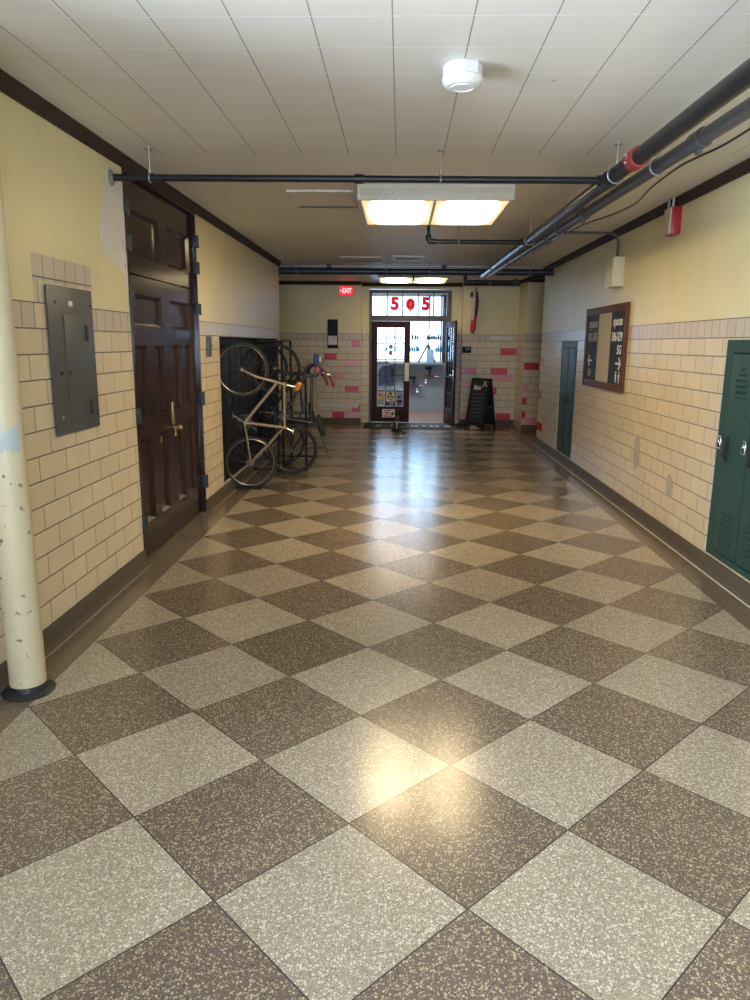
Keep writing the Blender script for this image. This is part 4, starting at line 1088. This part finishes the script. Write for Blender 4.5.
    if saddle:
        q = MB(); i = q.mi(M_rubber); secs = ((-.14, .072, .036), (-.10, .085, .046), (-.04, .065, .042), (.03, .036, .036), (.10, .026, .030), (.15, .018, .020)); rr = []
        for xo, hw, hh in secs:
            rr.append([q.bm.verts.new((top.x+xo, math.cos(a)*hw, top.z+.04+math.sin(a)*hh*(1 if math.sin(a) > 0 else .9)+.012*(xo < -.09))) for a in [2*PI*k/16 for k in range(16)]])
        for A, B in zip(rr, rr[1:]):
            for k in range(16): q.face([A[k], A[(k+1) % 16], B[(k+1) % 16], B[k]], i)
        q.face(rr[0][::-1], i); q.face(rr[-1], i); q = q.build('saddle', t, 60, local=True)
        p = MB()
        for s_ in (-1, 1): p.tube([(top.x-.10, s_*.03, top.z+.02), (top.x-.05, s_*.022, top.z+.004), (top.x+.05, s_*.022, top.z+.004), (top.x+.11, s_*.012, top.z+.025)], .0035, M_rim, 6)
        p.build('saddle_rails', q, local=True)
    st = V('stem'); qu = V('quill')
    q = MB(); q.cyl(head, qu, .014, M_black if not seat_clamp else M_chrome); q.tube([qu, qu.lerp(st, .5), st], .0155, M_black, 10); q.cyl(st+Vector((0, -.03, 0)), st+Vector((0, .03, 0)), .02, M_black); q.build('stem', t, local=True)
    q = MB(); pts = [Vector((p[0], p[2], p[1])) for p in bars]; full = [Vector((p.x, -p.y, p.z)) for p in pts[::-1]]+pts
    q.tube(full, .0125, M_black, 10); hb = q.build('handlebar', t, local=True)
    for s_ in (-1, 1):
        e0 = Vector((pts[-1].x, s_*pts[-1].y, pts[-1].z)); e1 = Vector((pts[-2].x, s_*pts[-2].y, pts[-2].z)); dd = (e1-e0).normalized()
        p = MB(); p.cyl(e0-dd*.015, e0+dd*.12, .019, geo.get('grip', M_rubber), seg=12); p.build('grip', hb, local=True)
        p = MB(); lv = e0+dd*.14; p.cyl(lv, lv+Vector((.0, 0, -.035)), .012, M_rim, seg=8); p.tube([lv+Vector((0, 0, -.035)), lv-dd*.05+Vector((.01, s_*.02, -.045)), lv-dd*.11+Vector((.015, s_*.02, -.04))], .006, M_rim, 6); p.build('brake_lever', hb, local=True)
    q = MB(); q.tube([st+Vector((.03, .02, .01)), st+Vector((.10, .05, .05)), st+Vector((.08, .05, -.12)), crown+Vector((.03, .03, .03))], .003, M_black, 6); q.tube([st+Vector((.02, -.03, .01)), st+Vector((.09, -.06, .04)), head+Vector((.05, -.04, .02)), seat.lerp(head, .6)+Vector((0, -.02, .02)), seat+Vector((0, -.02, .01))], .003, M_black, 6); q.build('brake_cables', t, local=True)
    if carrier:
        q = MB(); za = rear.z+R+.045; 
        for yy in (-.05, 0, .05): q.tube([(rear.x+.16, yy, za+.02), (rear.x-.22, yy, za+.09)], .005, M_black, 6)
        for xx, zz in ((rear.x+.16, za+.02), (rear.x-.03, za+.054), (rear.x-.22, za+.09)): q.tube([(xx, -.055, zz), (xx, .055, zz)], .005, M_black, 6)
        for s_ in (-1, 1): q.tube([(rear.x-.05, s_*.055, za+.055), (rear.x, s_*.072, rear.z)], .005, M_black, 6)
        q.build('rear_carrier', t, local=True)
    return t

# riding frame -> hanging: forward (x) becomes up, up (z) becomes away from the wall (+x world)
def hang(t, loc, yaw, lean=0.0):
    M = Matrix(((0, 0, 1, 0), (0, -1, 0, 0), (1, 0, 0, 0), (0, 0, 0, 1)))
    MM = Matrix.Translation(loc) @ Matrix.Rotation(yaw, 4, 'Z') @ Matrix.Rotation(lean, 4, 'Y') @ M
    t.location = MM.to_translation(); t.rotation_euler = MM.to_euler()
k_ = 1/.95
g1 = dict(R=.322, rear=(0, 0), front=(1.109, -.07*k_), crown=(.973, .272*k_), head=(.925, .43*k_), quill=(.905, .53*k_), stem=(1.058, .655*k_), bb=(.484, -.055*k_), seat=(.417, .395*k_), post=(.37, .487*k_), crank=2.2, rake=.02, grip=M_maroon)
bars1 = [(1.058, .69, .0), (1.10, .70, .07), (1.16, .74, .16), (1.17, .80, .22), (1.10, .88, .25), (1.02, .95, .26), (.93, .985, .265)]
bike1 = make_bike('tan bicycle hung upright nearest the camera, without a saddle', M_tan, M_rim, g1, False, bars1, seat_clamp=True)
q = MB(); q.cyl((.88, .02, .57), (.95, .06, .60), .032, M_orange, seg=16); q.build('orange_light', bike1, local=True)['label'] = 'orange lamp'
q = MB(); q.box(1.16, 1.30, .13, .21, .76, .82, M_bluecloth, .01); q.box(1.19, 1.27, .14, .20, .82, .84, M_paper, .006); q.box(1.08, 1.16, .14, .20, .78, .84, M_red, .006); q.build('head_lamp', bike1, local=True)['label'] = 'bar lamp with pale lens and red end'
g2 = dict(R=.335, rear=(0, 0), front=(1.09, -.02), crown=(.95, .33), head=(.91, .46), quill=(.90, .50), stem=(.96, .55), bb=(.44, -.05), seat=(.31, .31), post=(.25, .385), crank=.7, rake=.03)
bars2 = [(.96, .55, 0), (.97, .555, .10), (.95, .57, .2), (.91, .58, .28)]
bike2 = make_bike('black bicycle with rear carrier hung upright in the middle, between two others', M_bblack, M_rimdark, g2, True, bars2, carrier=True)
g3 = dict(g2); g3['R'] = .33; g3['seat'] = (.36, .38); g3['post'] = (.33, .46); g3['crank'] = 1.9
bike3 = make_bike('dark blue bicycle hung upright farthest from the camera', M_bblue, M_rimdark, g3, True, bars2)
hang(bike1, (-1.80, 8.72, .325), math.radians(14), math.radians(0))
hang(bike2, (-1.44, 9.75, .345), math.radians(8), math.radians(-10))
hang(bike3, (-1.70, 10.5, .34), math.radians(6), math.radians(-11))

# rack
t = thing('bicycle_rack', 'black steel rack with upright posts holding the hanging bicycles', 'bicycle rack', (-1.8, 9.9, 0))
b = MB(); b.box(-1.68, -1.62, 9.86, 11.16, .002, .03, M_blackgloss, .004); b.build('base_rail', t)
for yy in (9.88, 11.12):
    b = MB(); b.box(-2.02, -1.25, yy-.02, yy+.02, .030, .055, M_blackgloss, .004); b.build('cross_foot', t)
for xx, yy, za, zz in ((-1.65, 9.88, .055, 1.76), (-1.65, 10.30, .03, 1.76), (-1.65, 11.12, .055, 1.76), (-1.27, 9.88, .055, 1.27)):
    b = MB(); b.box(xx-.016, xx+.016, yy-.016, yy+.016, za, zz, M_blackgloss, .003); b.build('rack_post', t)
b = MB(); b.box(-1.665, -1.635, 8.66, 11.14, 1.76, 1.785, M_blackgloss, .004); b.build('top_rail', t)
b = MB(); b.box(-1.634, -1.254, 9.87, 9.89, 1.24, 1.262, M_blackgloss, .003); b.build('brace', t)
for yy, xx in ((8.72, -1.87), (9.75, -1.72), (10.5, -1.92)):
    b = MB(); b.tube([(-1.65, yy, 1.765), (-1.70, yy, 1.75), (xx-.04, yy, 1.745), (xx-.07, yy, 1.73), (xx-.08, yy, 1.71)], .008, M_blackgloss, 8); b.build('wheel_hook', t)
for yy, xx in ((8.72, -1.96),):
    b = MB(); b.box(xx-.005, xx+.30, yy-.06, yy-.045, .001, .05, M_blackgloss); b.box(xx-.005, xx+.30, yy+.045, yy+.06, .001, .05, M_blackgloss); b.box(xx-.02, xx-.005, yy-.06, yy+.06, .001, .06, M_blackgloss); b.build('wheel_tray', t)

# ------------------------------------------------------------------ cat sitting before the mat
def cat():
    x, y = -.06, 14.55
    m = Mat('grey_cat_fur'); X, Y, Z = m.xyz()
    bib = X.abs().lt(.014)*Y.lt(-.045)*Z.gt(.11)*Z.lt(.225)
    bib = bib.mx((X.abs()-(Z-.205)*.7).abs().lt(.014)*Y.lt(-.04)*Z.gt(.205)*Z.lt(.265))
    feet = Y.lt(-.075)*Z.lt(.028)
    n = m.noise(38, 4); st = (Z*70+m.noise(9, 2)*5).op('SINE').gt(.35)
    c = m.mix(st, (.060, .056, .052), (.026, .025, .026)); brown = Z.gt(.275)
    c = m.mix(brown*.6, c, (.10, .075, .055)); c = m.mix(bib.mx(feet), c, (.62, .60, .57)); c = m.scale(c, n*.4+.8)
    m.set('Base Color', c); m.set('Roughness', .85)
    b = MB(); M = m.m
    b.ball((0, .03, .095), (.075, .10, .095), M, 20)
    b.ball((0, -.005, .165), (.062, .07, .105), M, 20, Matrix.Rotation(.25, 4, 'X'))
    b.ball((0, -.035, .225), (.050, .05, .06), M, 18)
    b.ball((0, -.06, .30), (.050, .048, .045), M, 20); b.ball((0, -.10, .286), (.024, .02, .018), M, 14)
    for s_ in (-1, 1):
        b.cyl((s_*.030, -.055, .32), (s_*.040, -.050, .385), .021, M, r2=.003, seg=10)
        b.cyl((s_*.034, -.05, .18), (s_*.034, -.085, .02), .026, M, r2=.017, seg=12); b.ball((s_*.034, -.10, .018), (.02, .032, .018), M, 12)
        b.ball((s_*.07, .03, .06), (.035, .07, .06), M, 14); b.ball((s_*.078, -.05, .017), (.02, .04, .017), M, 12)
        b.ball((s_*.02, -.092, .282), (.016, .016, .013), M, 10)
    b.tube([(0, .12, .03), (.06, .14, .022), (.13, .10, .02), (.17, .03, .018), (.17, -.03, .016)], [.022, .022, .02, .017, .010], M, 10)
    me = b.build('cat')
    md = me.modifiers.new('fuse', 'REMESH'); md.mode = 'VOXEL'; md.voxel_size = .006; md.use_smooth_shade = True
    sm = me.modifiers.new('soft', 'SMOOTH'); sm.iterations = 4; sm.factor = .5
    dg = bpy.context.evaluated_depsgraph_get(); nm = bpy.data.meshes.new_from_object(me.evaluated_get(dg))
    me.modifiers.clear(); old = me.data; me.data = nm; bpy.data.meshes.remove(old)
    for p in nm.polygons: p.use_smooth = True
    me.location = (x, y, 0); me.rotation_euler = (0, 0, math.radians(4))
    tag(me, 'dark grey cat with white chest sitting on the floor before the shop mat', 'cat')
    e = MB()
    eye = simple('amber_cat_eye', (.45, .33, .06), .15)
    for s_ in (-1, 1): e.ball((s_*.021, -.101, .310), (.0095, .006, .0085), eye, 12); e.ball((s_*.021, -.1065, .310), (.003, .002, .0075), M_inkblack, 8)
    e.build('eyes', me, local=True)
    e = MB(); e.ball((0, -.119, .292), (.007, .005, .005), M_maroon, 10); e.build('nose', me, local=True)
cat()

# ------------------------------------------------------------------ light
w = bpy.data.worlds.new('sky'); SC.world = w; w.use_nodes = True
bg = w.node_tree.nodes['Background']; bg.inputs[0].default_value = (.62, .82, 1.0, 1); bg.inputs[1].default_value = 3.5
def area(name, loc, rot, sx, sy, power, colr):
    l = bpy.data.lights.new(name, 'AREA'); l.shape = 'RECTANGLE'; l.size = sx; l.size_y = sy; l.energy = power; l.color = colr
    o = bpy.data.objects.new(name, l); o.location = loc; o.rotation_euler = rot; COL.objects.link(o); return o
DAY = (.78, .87, 1.0)
area('daylight_side_window', (XL-.17, (W1[0]+W1[1])/2, (W1[2]+W1[3])/2), (0, -PI/2, 0), W1[3]-W1[2]-.15, W1[1]-W1[0]-.15, 320, DAY)
area('daylight_back_window', ((W2[0]+W2[1])/2, YB-.27, (W2[2]+W2[3])/2), (PI/2, 0, 0), W2[1]-W2[0]-.15, W2[3]-W2[2]-.15, 480, (.68, .79, 1.0))
area('daylight_shop_window', ((SW[0]+SW[1])/2, YI+.20, (SW[2]+SW[3])/2), (-PI/2, 0, 0), SW[1]-SW[0]-.2, SW[3]-SW[2]-.2, 95, (.38, .66, 1.0))

area('shop_fill_light', (-.2, 18.0, 3.08), (0, 0, 0), 1.6, .8, 75, (.95, .97, 1.0))  # added unseen fill light that brightens the shop interior, no fixture behind it

# ------------------------------------------------------------------ camera
f_px, pitch, yaw, roll = 731.3, .210782, -.0328115, .0087708
cy, sy, cp, sp = math.cos(yaw), math.sin(yaw), math.cos(pitch), math.sin(pitch)
fwd = Vector((sy*cp, cy*cp, -sp)); right = Vector((cy, -sy, 0)); up = right.cross(fwd)
r2 = right*math.cos(roll)+up*math.sin(roll); u2 = up*math.cos(roll)-right*math.sin(roll)
cam = bpy.data.cameras.new('camera'); co = bpy.data.objects.new('camera', cam); COL.objects.link(co)
cam.sensor_fit = 'VERTICAL'; cam.sensor_height = 24; cam.sensor_width = 18; cam.lens = 24*f_px/1000; cam.clip_start = .05; cam.clip_end = 200
co.matrix_world = Matrix(((r2.x, u2.x, -fwd.x, 0), (r2.y, u2.y, -fwd.y, 0), (r2.z, u2.z, -fwd.z, 1.75), (0, 0, 0, 1)))
SC.camera = co
vs = SC.view_settings; vs.view_transform = 'Standard'; vs.look = 'None'; vs.gamma = 1; vs.exposure = -0.05; vs.use_curve_mapping = False
